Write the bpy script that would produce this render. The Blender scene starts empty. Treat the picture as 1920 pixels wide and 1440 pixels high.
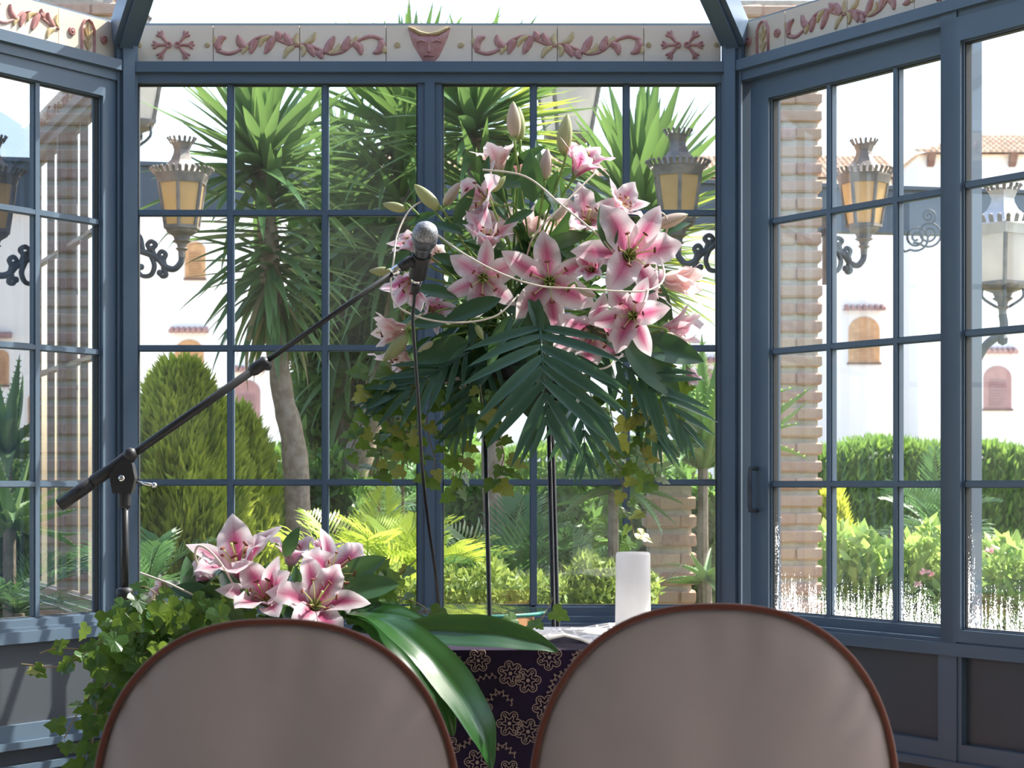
import bpy, math, random
import numpy as np
from mathutils import Vector, Matrix

# ------------------------------------------------------------------ camera, sky, sun, exposure
random.seed(7)
rng = np.random.default_rng(7)
SC = bpy.context.scene
COL = SC.collection
PI = math.pi
F = 3600.0            # focal length in pixels of the 1920x1440 frame
EYE = 1.12            # seated eye height

cam_d = bpy.data.cameras.new('camera')
cam = bpy.data.objects.new('camera', cam_d)
COL.objects.link(cam)
cam.location = (0, 0, EYE)
cam.rotation_euler = (PI / 2, 0, 0)
cam_d.sensor_width = 36
cam_d.lens = F / 1920 * 36
cam_d.shift_y = 188 / 1920
cam_d.clip_end = 300
cam_d.dof.use_dof = True
cam_d.dof.focus_distance = 4.6
cam_d.dof.aperture_fstop = 13
SC.camera = cam

SUN_DIR = Vector((0.60, 0.30, 0.80)).normalized()     # towards the sun
world = bpy.data.worlds.new('sky')
SC.world = world
world.use_nodes = True
wn = world.node_tree
wn.nodes.clear()
sky = wn.nodes.new('ShaderNodeTexSky')
sky.sky_type = 'NISHITA'
sky.sun_disc = False
sky.sun_elevation = math.asin(SUN_DIR.z)
sky.sun_rotation = math.atan2(SUN_DIR.x, SUN_DIR.y)
sky.air_density = 1.0
sky.dust_density = 3.0
bg = wn.nodes.new('ShaderNodeBackground')
bg.inputs['Strength'].default_value = 0.30
wo = wn.nodes.new('ShaderNodeOutputWorld')
wn.links.new(sky.outputs[0], bg.inputs[0])
wn.links.new(bg.outputs[0], wo.inputs[0])

sun_d = bpy.data.lights.new('sun', 'SUN')
sun_d.energy = 7.0
sun_d.angle = 0.01
sun_d.color = (1.0, 0.95, 0.86)
sun = bpy.data.objects.new('sun', sun_d)
COL.objects.link(sun)
sun.rotation_euler = (-SUN_DIR).to_track_quat('-Z', 'Y').to_euler()

SC.view_settings.view_transform = 'Standard'
SC.view_settings.look = 'None'
SC.view_settings.gamma = 1
SC.view_settings.use_curve_mapping = False
SC.view_settings.exposure = 0.9
SC.cycles.max_bounces = 7
SC.cycles.diffuse_bounces = 3
SC.cycles.glossy_bounces = 3
SC.cycles.adaptive_threshold = 0.03
SC.cycles.transparent_max_bounces = 16
SC.cycles.sample_clamp_indirect = 6
SC.cycles.caustics_reflective = False
SC.cycles.caustics_refractive = False

# ------------------------------------------------------------------ helpers
def P(px, py, d):
    """the place at distance d that was measured at pixel (px, py)"""
    return Vector(((px - 960) / F * d, d, EYE + (908 - py) / F * d))

WORLD = {}

def wmat(o):
    return WORLD.get(o.name, Matrix.Identity(4))

def put(name, mesh, M=None, parent=None):
    o = bpy.data.objects.new(name, mesh)
    COL.objects.link(o)
    M = M if M is not None else Matrix.Identity(4)
    if parent is not None:
        o.parent = parent
        o.matrix_basis = wmat(parent).inverted() @ M
    else:
        o.matrix_basis = M
    WORLD[o.name] = M
    return o

def tag(o, label, cat=None, group=None, kind=None):
    o['label'] = label
    if cat:
        o['category'] = cat
    if group:
        o['group'] = group
    if kind:
        o['kind'] = kind
    return o

def empty(name, loc, label=None, cat=None, group=None, kind=None):
    o = put(name, None, Matrix.Translation(loc))
    o.empty_display_size = 0.1
    if label:
        tag(o, label, cat, group, kind)
    return o

def frame_x(loc, d, up=Vector((0, 0, 1)), s=1.0):
    """matrix whose X runs along d and Z is as near up as can be"""
    x = Vector(d).normalized()
    y = Vector(up).cross(x)
    if y.length < 1e-4:
        y = Vector((0, 1, 0)).cross(x)
    y.normalize()
    z = x.cross(y)
    M = Matrix((x, y, z)).transposed().to_4x4()
    return Matrix.Translation(loc) @ M @ Matrix.Scale(s, 4)

def frame_z(loc, d, roll=0.0, s=1.0):
    q = Vector(d).normalized().to_track_quat('Z', 'Y')
    return Matrix.Translation(loc) @ q.to_matrix().to_4x4() @ Matrix.Rotation(roll, 4, 'Z') @ Matrix.Scale(s, 4)

class MB:
    def __init__(self):
        self.v, self.f, self.uv, self.mi = [], [], [], []
        self.m = 0
    def add(self, verts, faces, uvs=None):
        b = len(self.v)
        self.v += [tuple(p) for p in verts]
        self.uv += uvs if uvs else [(0.5, 0.5)] * len(verts)
        for f in faces:
            self.f.append(tuple(b + i for i in f))
            self.mi.append(self.m)
    def obox(self, o, a, b, c):
        """box with corner o and edge vectors a, b, c"""
        o, a, b, c = Vector(o), Vector(a), Vector(b), Vector(c)
        v = [o, o + a, o + a + b, o + b, o + c, o + a + c, o + a + b + c, o + b + c]
        self.add(v, [(0, 3, 2, 1), (4, 5, 6, 7), (0, 1, 5, 4), (1, 2, 6, 5), (2, 3, 7, 6), (3, 0, 4, 7)])
    def box(self, p, q):
        p, q = Vector(p), Vector(q)
        d = q - p
        self.obox(p, (d.x, 0, 0), (0, d.y, 0), (0, 0, d.z))
    def tube(self, pts, r, n=8, caps=True):
        pts = [Vector(p) for p in pts]
        k = len(pts)
        rs = r if isinstance(r, (list, tuple)) else [r] * k
        t0 = (pts[1] - pts[0]).normalized()
        up = Vector((0, 0, 1)) if abs(t0.z) < 0.9 else Vector((1, 0, 0))
        a = t0.cross(up).normalized()
        V, Fc = [], []
        for i, p in enumerate(pts):
            t = (pts[min(i + 1, k - 1)] - pts[max(i - 1, 0)])
            t = t.normalized() if t.length > 1e-9 else t0
            a = (a - t * a.dot(t))
            a = a.normalized() if a.length > 1e-6 else t.orthogonal().normalized()
            b = t.cross(a)
            for j in range(n):
                w = 2 * PI * j / n
                V.append(p + (a * math.cos(w) + b * math.sin(w)) * rs[i])
        for i in range(k - 1):
            for j in range(n):
                j2 = (j + 1) % n
                Fc.append((i * n + j, i * n + j2, (i + 1) * n + j2, (i + 1) * n + j))
        if caps:
            Fc.append(tuple(range(n - 1, -1, -1)))
            Fc.append(tuple((k - 1) * n + j for j in range(n)))
        self.add(V, Fc)
    def lathe(self, prof, M=None, n=16, caps=True, roll=0.0):
        M = M if M is not None else Matrix.Identity(4)
        V, Fc = [], []
        for r, z in prof:
            for j in range(n):
                w = 2 * PI * j / n + roll
                V.append(M @ Vector((r * math.cos(w), r * math.sin(w), z)))
        for i in range(len(prof) - 1):
            for j in range(n):
                j2 = (j + 1) % n
                Fc.append((i * n + j, i * n + j2, (i + 1) * n + j2, (i + 1) * n + j))
        if caps:
            Fc.append(tuple(range(n - 1, -1, -1)))
            Fc.append(tuple((len(prof) - 1) * n + j for j in range(n)))
        self.add(V, Fc)
    def grid(self, fn, nu, nv):
        """fn(u, v) -> point, u across, v along, both 0..1"""
        V, U, Fc = [], [], []
        for j in range(nv + 1):
            for i in range(nu + 1):
                u, v = i / nu, j / nv
                V.append(fn(u, v))
                U.append((u, v))
        for j in range(nv):
            for i in range(nu):
                a = j * (nu + 1) + i
                Fc.append((a, a + 1, a + nu + 2, a + nu + 1))
        self.add(V, Fc, U)
    def prism(self, outline, M, h0, h1):
        """outline in local XZ, extruded from local y=h0 to y=h1"""
        n = len(outline)
        V = [M @ Vector((x, h0, z)) for x, z in outline] + [M @ Vector((x, h1, z)) for x, z in outline]
        Fc = [tuple(range(n)), tuple(range(2 * n - 1, n - 1, -1))]
        for i in range(n):
            j = (i + 1) % n
            Fc.append((i, n + i, n + j, j))
        self.add(V, Fc)
    def rib(self, pts, w, h, M):
        """raised relief ribbon on a local XZ plane, bulging to -Y; w is a list of widths"""
        k = len(pts)
        V, Fc = [], []
        for i in range(k):
            a, b = pts[max(i - 1, 0)], pts[min(i + 1, k - 1)]
            tx, tz = b[0] - a[0], b[1] - a[1]
            l = math.hypot(tx, tz) or 1
            nx, nz = -tz / l, tx / l
            for q, hh in ((-1, 0), (-0.6, 0.8), (0, 1), (0.6, 0.8), (1, 0)):
                V.append(M @ Vector((pts[i][0] + nx * w[i] * q / 2, -h * hh, pts[i][1] + nz * w[i] * q / 2)))
        for i in range(k - 1):
            for q in range(4):
                c = i * 5 + q
                Fc.append((c, c + 1, c + 6, c + 5))
        self.add(V, Fc)
    def mesh(self, name, mats, smooth=False):
        me = bpy.data.meshes.new(name)
        me.from_pydata(self.v, [], self.f)
        mats = mats if isinstance(mats, (list, tuple)) else [mats]
        for m in mats:
            me.materials.append(m)
        uvl = me.uv_layers.new(name='UVMap')
        vi = np.empty(len(me.loops), dtype=np.int32)
        me.loops.foreach_get('vertex_index', vi)
        uvl.data.foreach_set('uv', np.array(self.uv, dtype=np.float32)[vi].ravel())
        if len(mats) > 1:
            me.polygons.foreach_set('material_index', self.mi)
        if smooth:
            me.polygons.foreach_set('use_smooth', [True] * len(me.polygons))
        me.update()
        return me
    def build(self, name, mats, parent=None, smooth=False):
        return put(name, self.mesh(name, mats, smooth), None, parent)

def spline(pts, n=6):
    """Catmull-Rom through the points"""
    pts = [Vector(p) for p in pts]
    if len(pts) < 3:
        return pts
    out = []
    for i in range(len(pts) - 1):
        p0, p1, p2, p3 = pts[max(i - 1, 0)], pts[i], pts[i + 1], pts[min(i + 2, len(pts) - 1)]
        for k in range(n):
            t = k / n
            out.append(0.5 * ((2 * p1) + (p2 - p0) * t + (2 * p0 - 5 * p1 + 4 * p2 - p3) * t * t + (3 * p1 - p0 - 3 * p2 + p3) * t ** 3))
    out.append(pts[-1])
    return out

def cloud_mesh(name, pos, dirs, L, W, mat):
    """many small folded leaves in one mesh: stuff"""
    n = len(pos)
    dirs = dirs / (np.linalg.norm(dirs, axis=1, keepdims=True) + 1e-9)
    rnd = rng.normal(size=(n, 3))
    side = np.cross(dirs, rnd)
    side /= (np.linalg.norm(side, axis=1, keepdims=True) + 1e-9)
    nrm = np.cross(dirs, side)
    L = np.broadcast_to(L, n)[:, None]
    W = np.broadcast_to(W, n)[:, None]
    mid = pos + dirs * L * 0.45
    v = np.stack([pos, mid + side * W * 0.5 + nrm * W * 0.15, pos + dirs * L, mid - side * W * 0.5 + nrm * W * 0.15], axis=1).reshape(-1, 3)
    me = bpy.data.meshes.new(name)
    me.vertices.add(4 * n)
    me.vertices.foreach_set('co', v.astype(np.float32).ravel())
    tri = np.arange(n)[:, None] * 4 + np.array([[0, 1, 2, 0, 2, 3]])
    me.loops.add(6 * n)
    me.loops.foreach_set('vertex_index', tri.astype(np.int32).ravel())
    me.polygons.add(2 * n)
    me.polygons.foreach_set('loop_start', (np.arange(2 * n) * 3).astype(np.int32))
    me.materials.append(mat)
    me.update()
    me.validate()
    return me

# ------------------------------------------------------------------ materials
def newmat(name):
    m = bpy.data.materials.new(name)
    m.use_nodes = True
    nt = m.node_tree
    nt.nodes.clear()
    out = nt.nodes.new('ShaderNodeOutputMaterial')
    return m, nt, out

def node(nt, kind, **kw):
    n = nt.nodes.new(kind)
    for k, v in kw.items():
        if hasattr(n, k):
            setattr(n, k, v)
        else:
            n.inputs[k].default_value = v
    return n

def c4(c):
    return (c[0], c[1], c[2], 1.0)

def mixcol(nt, fac, a, b):
    m = nt.nodes.new('ShaderNodeMix')
    m.data_type = 'RGBA'
    for sock, val in ((m.inputs[0], fac), (m.inputs[6], a), (m.inputs[7], b)):
        if hasattr(val, 'is_linked') or hasattr(val, 'links'):
            nt.links.new(val, sock)
        elif isinstance(val, (tuple, list)):
            sock.default_value = c4(val)
        else:
            sock.default_value = val
    return m.outputs[2]

def mth(nt, op, a, b=0.0, c=None, clamp=False):
    m = nt.nodes.new('ShaderNodeMath')
    m.operation = op
    m.use_clamp = clamp
    for i, val in enumerate((a, b) if c is None else (a, b, c)):
        if hasattr(val, 'links'):
            nt.links.new(val, m.inputs[i])
        else:
            m.inputs[i].default_value = val
    return m.outputs[0]

def smooth01(nt, x, lo, hi):
    m = nt.nodes.new('ShaderNodeMapRange')
    m.interpolation_type = 'SMOOTHSTEP'
    nt.links.new(x, m.inputs[0])
    m.inputs[1].default_value = lo
    m.inputs[2].default_value = hi
    return m.outputs[0]

def noise(nt, scale, vec=None, detail=4.0):
    n = nt.nodes.new('ShaderNodeTexNoise')
    n.inputs['Scale'].default_value = scale
    n.inputs['Detail'].default_value = detail
    if vec is None:
        tc = nt.nodes.new('ShaderNodeTexCoord')
        vec = tc.outputs['Object']
    nt.links.new(vec, n.inputs['Vector'])
    return n.outputs['Fac']

def solid(name, c, rough=0.5, metal=0.0, c2=None, scale=15.0, bump=0.0, bscale=60.0, rand=0.0, spec=0.5, coat=0.0, c3=None):
    m, nt, out = newmat(name)
    b = nt.nodes.new('ShaderNodeBsdfPrincipled')
    b.inputs['Roughness'].default_value = rough
    b.inputs['Metallic'].default_value = metal
    b.inputs['Specular IOR Level'].default_value = spec
    b.inputs['Coat Weight'].default_value = coat
    col = None
    if c2:
        col = mixcol(nt, smooth01(nt, noise(nt, scale), 0.35, 0.65), c, c2)
    if c3:
        oi = nt.nodes.new('ShaderNodeObjectInfo')
        col = mixcol(nt, oi.outputs['Random'], col if col else c, c3)
    if col is not None:
        nt.links.new(col, b.inputs['Base Color'])
    else:
        b.inputs['Base Color'].default_value = c4(c)
    if bump:
        bp = nt.nodes.new('ShaderNodeBump')
        bp.inputs['Strength'].default_value = bump
        bp.inputs['Distance'].default_value = 0.004
        nt.links.new(noise(nt, bscale), bp.inputs['Height'])
        nt.links.new(bp.outputs[0], b.inputs['Normal'])
    nt.links.new(b.outputs[0], out.inputs[0])
    return m

def leafmat(name, c1, c2, trans=0.45, rough=0.4, tcol=None, nscale=6.0, spec=0.4, use_island=False):
    m, nt, out = newmat(name)
    if use_island:
        ge = nt.nodes.new('ShaderNodeNewGeometry')
        r = ge.outputs['Random Per Island']
    else:
        oi = nt.nodes.new('ShaderNodeObjectInfo')
        r = oi.outputs['Random']
    fac = mth(nt, 'ADD', mth(nt, 'MULTIPLY', r, 0.65), mth(nt, 'MULTIPLY', noise(nt, nscale), 0.35), clamp=True)
    col = mixcol(nt, fac, c1, c2)
    b = nt.nodes.new('ShaderNodeBsdfPrincipled')
    b.inputs['Roughness'].default_value = rough
    b.inputs['Specular IOR Level'].default_value = spec
    nt.links.new(col, b.inputs['Base Color'])
    t = nt.nodes.new('ShaderNodeBsdfTranslucent')
    tc = tcol or tuple(min(1, x * 1.9) for x in c2)
    nt.links.new(mixcol(nt, 0.5, col, tc), t.inputs[0])
    mx = nt.nodes.new('ShaderNodeMixShader')
    mx.inputs[0].default_value = trans
    nt.links.new(b.outputs[0], mx.inputs[1])
    nt.links.new(t.outputs[0], mx.inputs[2])
    nt.links.new(mx.outputs[0], out.inputs[0])
    return m

def petalmat(name, edge, mid, deep):
    m, nt, out = newmat(name)
    uv = nt.nodes.new('ShaderNodeUVMap')
    sp = nt.nodes.new('ShaderNodeSeparateXYZ')
    nt.links.new(uv.outputs[0], sp.inputs[0])
    u, v = sp.outputs[0], sp.outputs[1]
    cen = mth(nt, 'SUBTRACT', 1.0, mth(nt, 'ABSOLUTE', mth(nt, 'SUBTRACT', mth(nt, 'MULTIPLY', u, 2.0), 1.0)))
    tip = smooth01(nt, v, 0.98, 0.55)
    wob = mth(nt, 'MULTIPLY', noise(nt, 14.0, uv.outputs[0]), 0.25)
    broad = smooth01(nt, mth(nt, 'ADD', cen, wob), 0.30, 1.0)
    col = mixcol(nt, mth(nt, 'MULTIPLY', broad, tip), edge, mid)
    stripe = mth(nt, 'MULTIPLY', smooth01(nt, cen, 0.80, 1.0), smooth01(nt, v, 0.99, 0.6))
    col = mixcol(nt, mth(nt, 'MULTIPLY', stripe, 0.55), col, deep)
    vor = nt.nodes.new('ShaderNodeTexVoronoi')
    vor.inputs['Scale'].default_value = 1.0
    mp = nt.nodes.new('ShaderNodeMapping')
    mp.inputs['Scale'].default_value = (14, 30, 1)
    nt.links.new(uv.outputs[0], mp.inputs[0])
    nt.links.new(mp.outputs[0], vor.inputs['Vector'])
    spots = mth(nt, 'MULTIPLY', smooth01(nt, vor.outputs['Distance'], 0.30, 0.18), mth(nt, 'MULTIPLY', smooth01(nt, v, 0.66, 0.35), smooth01(nt, cen, 0.25, 0.5)))
    col = mixcol(nt, mth(nt, 'MULTIPLY', spots, 0.7), col, (0.45, 0.03, 0.10))
    col = mixcol(nt, smooth01(nt, v, 0.16, 0.02), col, (0.55, 0.62, 0.25))
    b = nt.nodes.new('ShaderNodeBsdfPrincipled')
    b.inputs['Roughness'].default_value = 0.45
    b.inputs['Specular IOR Level'].default_value = 0.3
    nt.links.new(col, b.inputs['Base Color'])
    t = nt.nodes.new('ShaderNodeBsdfTranslucent')
    nt.links.new(col, t.inputs[0])
    mx = nt.nodes.new('ShaderNodeMixShader')
    mx.inputs[0].default_value = 0.5
    nt.links.new(b.outputs[0], mx.inputs[1])
    nt.links.new(t.outputs[0], mx.inputs[2])
    nt.links.new(mx.outputs[0], out.inputs[0])
    return m

def glassmat(name, tint=(0.97, 0.99, 0.98), refl=0.10, wet=None, dust=0.02):
    """flat pane: see-through with a fresnel reflection; wet = (z_low, z_high) of beaded water"""
    m, nt, out = newmat(name)
    tr = nt.nodes.new('ShaderNodeBsdfTransparent')
    tr.inputs[0].default_value = c4(tint)
    gl = nt.nodes.new('ShaderNodeBsdfGlossy')
    gl.inputs['Roughness'].default_value = 0.015
    lw = nt.nodes.new('ShaderNodeLayerWeight')
    lw.inputs[0].default_value = 0.35
    fac = mth(nt, 'ADD', mth(nt, 'MULTIPLY', lw.outputs['Fresnel'], 0.5), refl, clamp=True)
    mx = nt.nodes.new('ShaderNodeMixShader')
    nt.links.new(fac, mx.inputs[0])
    nt.links.new(tr.outputs[0], mx.inputs[1])
    nt.links.new(gl.outputs[0], mx.inputs[2])
    last = mx.outputs[0]
    df = nt.nodes.new('ShaderNodeBsdfDiffuse')
    df.inputs[0].default_value = (0.9, 0.92, 0.95, 1)
    tl = nt.nodes.new('ShaderNodeBsdfTranslucent')
    tl.inputs[0].default_value = (0.95, 0.97, 1.0, 1)
    dm = nt.nodes.new('ShaderNodeMixShader')
    dm.inputs[0].default_value = 0.6
    nt.links.new(df.outputs[0], dm.inputs[1])
    nt.links.new(tl.outputs[0], dm.inputs[2])
    ge = nt.nodes.new('ShaderNodeNewGeometry')
    smear = smooth01(nt, noise(nt, 1.7, ge.outputs['Position'], 6), 0.45, 0.75)
    film = mth(nt, 'ADD', mth(nt, 'MULTIPLY', smear, dust), dust * 0.4)
    if wet:
        sp = nt.nodes.new('ShaderNodeSeparateXYZ')
        nt.links.new(ge.outputs['Position'], sp.inputs[0])
        mp = nt.nodes.new('ShaderNodeMapping')
        mp.inputs['Scale'].default_value = (330, 330, 210)
        nt.links.new(ge.outputs['Position'], mp.inputs[0])
        n1 = noise(nt, 1.0, mp.outputs[0], 2)
        mp2 = nt.nodes.new('ShaderNodeMapping')
        mp2.inputs['Scale'].default_value = (130, 130, 9)
        nt.links.new(ge.outputs['Position'], mp2.inputs[0])
        n2 = noise(nt, 1.0, mp2.outputs[0], 2)
        uvn = nt.nodes.new('ShaderNodeUVMap')
        su = nt.nodes.new('ShaderNodeSeparateXYZ')
        nt.links.new(uvn.outputs[0], su.inputs[0])
        low = smooth01(nt, sp.outputs[2], wet[1], wet[0])
        edge = mth(nt, 'MULTIPLY', smooth01(nt, su.outputs[0], .13, .0), smooth01(nt, sp.outputs[2], 1.18, .95))
        lev = mth(nt, 'MAXIMUM', low, mth(nt, 'MULTIPLY', edge, .9))
        both = mth(nt, 'ADD', mth(nt, 'MULTIPLY', n1, .55), mth(nt, 'MULTIPLY', n2, .45))
        thr = mth(nt, 'SUBTRACT', 0.74, mth(nt, 'MULTIPLY', lev, 0.275))
        drop = mth(nt, 'MULTIPLY', smooth01(nt, mth(nt, 'SUBTRACT', both, thr), 0.0, 0.06), 0.8)
        film = mth(nt, 'ADD', film, mth(nt, 'MULTIPLY', drop, smooth01(nt, lev, 0.02, 0.2)), clamp=True)
    m2 = nt.nodes.new('ShaderNodeMixShader')
    nt.links.new(film, m2.inputs[0])
    nt.links.new(last, m2.inputs[1])
    nt.links.new(dm.outputs[0], m2.inputs[2])
    nt.links.new(m2.outputs[0], out.inputs[0])
    return m

M_FRAME = solid('blue_grey_painted_aluminium', (0.090, 0.135, 0.190), 0.38, 0.0, c2=(0.102, 0.150, 0.205), scale=3.0)
M_PANEL = solid('grey_painted_panel', (0.068, 0.078, 0.090), 0.42, 0.0, c2=(0.076, 0.087, 0.10), scale=2.0)
M_GAP = solid('black_rubber_seal', (0.012, 0.014, 0.016), 0.6)
M_GLASS = glassmat('window_glass', refl=0.055, dust=0.018)
M_GLASSWET = glassmat('window_glass_with_beaded_water', refl=0.055, wet=(0.76, 0.97), dust=0.018)
M_ROOFGLASS = glassmat('roof_glass', tint=(0.74, 0.78, 0.80), refl=0.05, dust=0.05)
M_TILE = solid('cream_glazed_tile', (0.88, 0.74, 0.58), 0.35, c2=(0.90, 0.77, 0.62), scale=8, c3=(0.86, 0.71, 0.55))
M_ROSE = solid('rose_glaze', (0.48, 0.21, 0.19), 0.3, c2=(0.55, 0.29, 0.25), scale=60)
M_OCHRE = solid('ochre_glaze', (0.58, 0.42, 0.20), 0.3, c2=(0.64, 0.50, 0.28), scale=60)
M_PLASTER = solid('warm_white_plaster', (0.62, 0.58, 0.52), 0.9, c2=(0.66, 0.62, 0.56), scale=4, bump=0.2)
M_FLOOR = solid('terracotta_floor', (0.34, 0.31, 0.27), 0.45, c2=(0.40, 0.36, 0.31), scale=6)
M_BRICK = solid('weathered_clay_brick', (0.44, 0.26, 0.20), 0.9, c2=(0.54, 0.35, 0.26), scale=22, bump=0.6, c3=(0.60, 0.43, 0.31))
M_MORTAR = solid('sandy_mortar', (0.62, 0.54, 0.42), 0.95, c2=(0.54, 0.46, 0.35), scale=30, bump=0.8)
M_HOUSE = solid('whitewashed_render', (0.93, 0.90, 0.88), 0.95, c2=(0.90, 0.87, 0.85), scale=0.6)
M_SHUT = solid('varnished_pine_shutter', (0.60, 0.34, 0.16), 0.6, c2=(0.52, 0.28, 0.13), scale=8)
M_SHUT2 = solid('faded_mauve_shutter', (0.40, 0.23, 0.22), 0.7, c2=(0.36, 0.20, 0.19), scale=8)
M_RTILE = solid('sun_bleached_roof_tile', (0.72, 0.52, 0.36), 0.9, c2=(0.80, 0.66, 0.48), scale=6, c3=(0.62, 0.40, 0.27))
M_WOODDK = solid('dark_eave_timber', (0.16, 0.08, 0.06), 0.7)
M_IRON = solid('weathered_wrought_iron', (0.045, 0.052, 0.060), 0.6, 0.3, c2=(0.09, 0.10, 0.11), scale=18)
M_LAMPMET = solid('dusty_lantern_metal', (0.16, 0.15, 0.14), 0.65, 0.3, c2=(0.26, 0.23, 0.20), scale=20)
M_ROOFLIT = solid('sunlit_lantern_roof', (0.60, 0.60, 0.60), 0.5, 0.3, c2=(0.50, 0.50, 0.52), scale=12)  # paler than the other lantern metal: sunlight on the roof painted in
M_BEAM = solid('slate_blue_steel_beam', (0.085, 0.11, 0.14), 0.6, c2=(0.10, 0.125, 0.16), scale=1.5)
M_SOIL = solid('garden_soil', (0.20, 0.15, 0.10), 1.0, c2=(0.13, 0.15, 0.06), scale=1.5, bump=0.5, bscale=12)
M_PAVE = solid('sandy_gravel_path', (0.58, 0.53, 0.44), 1.0, c2=(0.50, 0.46, 0.38), scale=3)
M_BARK = solid('grey_fibrous_bark', (0.32, 0.26, 0.20), 0.95, c2=(0.22, 0.17, 0.12), scale=30, bump=1.0, bscale=50)

def milky(name, c):
    m, nt, out = newmat(name)
    d = nt.nodes.new('ShaderNodeBsdfPrincipled')
    d.inputs['Roughness'].default_value = 0.25
    col = mixcol(nt, smooth01(nt, noise(nt, 9.0), 0.3, 0.7), c, tuple(x * 0.88 for x in c))
    nt.links.new(col, d.inputs['Base Color'])
    t = nt.nodes.new('ShaderNodeBsdfTranslucent')
    nt.links.new(col, t.inputs[0])
    mx = nt.nodes.new('ShaderNodeMixShader')
    mx.inputs[0].default_value = 0.6
    nt.links.new(d.outputs[0], mx.inputs[1])
    nt.links.new(t.outputs[0], mx.inputs[2])
    nt.links.new(mx.outputs[0], out.inputs[0])
    return m

M_AMBER = milky('amber_lantern_glass', (0.90, 0.68, 0.36))
M_WAX = milky('white_candle_wax', (0.93, 0.91, 0.90))
M_PALE = milky('pale_lantern_glass', (0.88, 0.85, 0.80))

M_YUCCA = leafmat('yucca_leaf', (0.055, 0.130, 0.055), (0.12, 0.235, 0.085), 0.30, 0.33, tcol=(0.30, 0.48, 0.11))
M_YUCCASHADE = leafmat('shaded_yucca_leaf', (0.06, 0.13, 0.05), (0.12, 0.23, 0.07), 0.30, 0.4, tcol=(0.28, 0.45, 0.10))  # shaded copy of the yucca leaf, the shade put into its colour
M_DRY = leafmat('dry_yucca_leaf', (0.24, 0.20, 0.10), (0.36, 0.29, 0.15), 0.3, 0.6)
M_ALOE = leafmat('aloe_leaf', (0.16, 0.30, 0.13), (0.30, 0.44, 0.18), 0.30, 0.35, tcol=(0.5, 0.7, 0.2))
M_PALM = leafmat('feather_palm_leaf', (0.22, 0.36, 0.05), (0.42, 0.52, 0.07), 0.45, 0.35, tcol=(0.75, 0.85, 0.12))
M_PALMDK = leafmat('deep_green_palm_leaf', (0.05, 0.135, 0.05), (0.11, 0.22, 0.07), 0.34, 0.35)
M_THUJA = leafmat('golden_thuja_spray', (0.22, 0.34, 0.05), (0.54, 0.62, 0.10), 0.48, 0.6, tcol=(0.75, 0.82, 0.12), use_island=True)
M_HEDGE = leafmat('clipped_hedge_leaf', (0.10, 0.22, 0.04), (0.24, 0.38, 0.08), 0.35, 0.5, tcol=(0.4, 0.6, 0.1), use_island=True)
M_BOX = leafmat('boxwood_leaf', (0.13, 0.24, 0.05), (0.38, 0.47, 0.12), 0.36, 0.4, tcol=(0.6, 0.7, 0.16), use_island=True)
M_ROSEBUSH = leafmat('rose_bush_leaf', (0.16, 0.32, 0.08), (0.40, 0.54, 0.16), 0.42, 0.35, tcol=(0.6, 0.78, 0.2), use_island=True)
M_PINKFL = leafmat('pink_blossom', (0.80, 0.30, 0.40), (0.85, 0.55, 0.58), 0.4, 0.5)
M_GRASS = leafmat('strappy_grass_leaf', (0.06, 0.16, 0.04), (0.17, 0.30, 0.07), 0.36, 0.4, use_island=True)

M_PETAL = petalmat('lily_petal', (0.80, 0.70, 0.725), (0.76, 0.36, 0.46), (0.68, 0.14, 0.30))
M_PETALDK = petalmat('deep_pink_lily_petal', (0.80, 0.69, 0.715), (0.62, 0.19, 0.32), (0.50, 0.05, 0.18))
M_PETALMA = petalmat('maroon_hearted_lily_petal', (0.82, 0.72, 0.74), (0.52, 0.11, 0.23), (0.38, 0.03, 0.13))
M_PETALBK = petalmat('peach_lily_petal', (0.93, 0.78, 0.74), (0.88, 0.56, 0.52), (0.75, 0.30, 0.36))
M_FILA = leafmat('lily_filament', (0.55, 0.60, 0.20), (0.70, 0.70, 0.32), 0.3)
M_ANTH = solid('brown_anther', (0.20, 0.05, 0.03), 0.8)
M_CALYX = leafmat('lily_stem', (0.20, 0.34, 0.08), (0.34, 0.46, 0.14), 0.2, 0.4)
M_DKLEAF = leafmat('dark_florist_leaf', (0.025, 0.075, 0.045), (0.07, 0.15, 0.06), 0.22, 0.28, tcol=(0.20, 0.38, 0.06), spec=0.5)
M_CHAMA = leafmat('blue_green_palm_leaflet', (0.045, 0.115, 0.090), (0.075, 0.165, 0.115), 0.22, 0.38, tcol=(0.16, 0.34, 0.08), spec=0.4)
M_IVY = leafmat('ivy_leaf', (0.018, 0.058, 0.024), (0.095, 0.20, 0.042), 0.38, 0.30, tcol=(0.45, 0.60, 0.05))
M_IVYYEL = leafmat('yellowing_ivy_leaf', (0.20, 0.25, 0.05), (0.33, 0.31, 0.08), 0.36, 0.35, tcol=(0.52, 0.52, 0.08))
M_VINE = solid('ivy_stem', (0.22, 0.16, 0.08), 0.7)
M_REED = solid('cream_rattan_reed', (0.72, 0.62, 0.52), 0.45, c2=(0.66, 0.55, 0.44), scale=30)
M_ASPI = leafmat('glossy_aspidistra_leaf', (0.018, 0.070, 0.018), (0.035, 0.11, 0.025), 0.14, 0.22, tcol=(0.2, 0.42, 0.05), spec=0.7)

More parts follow.
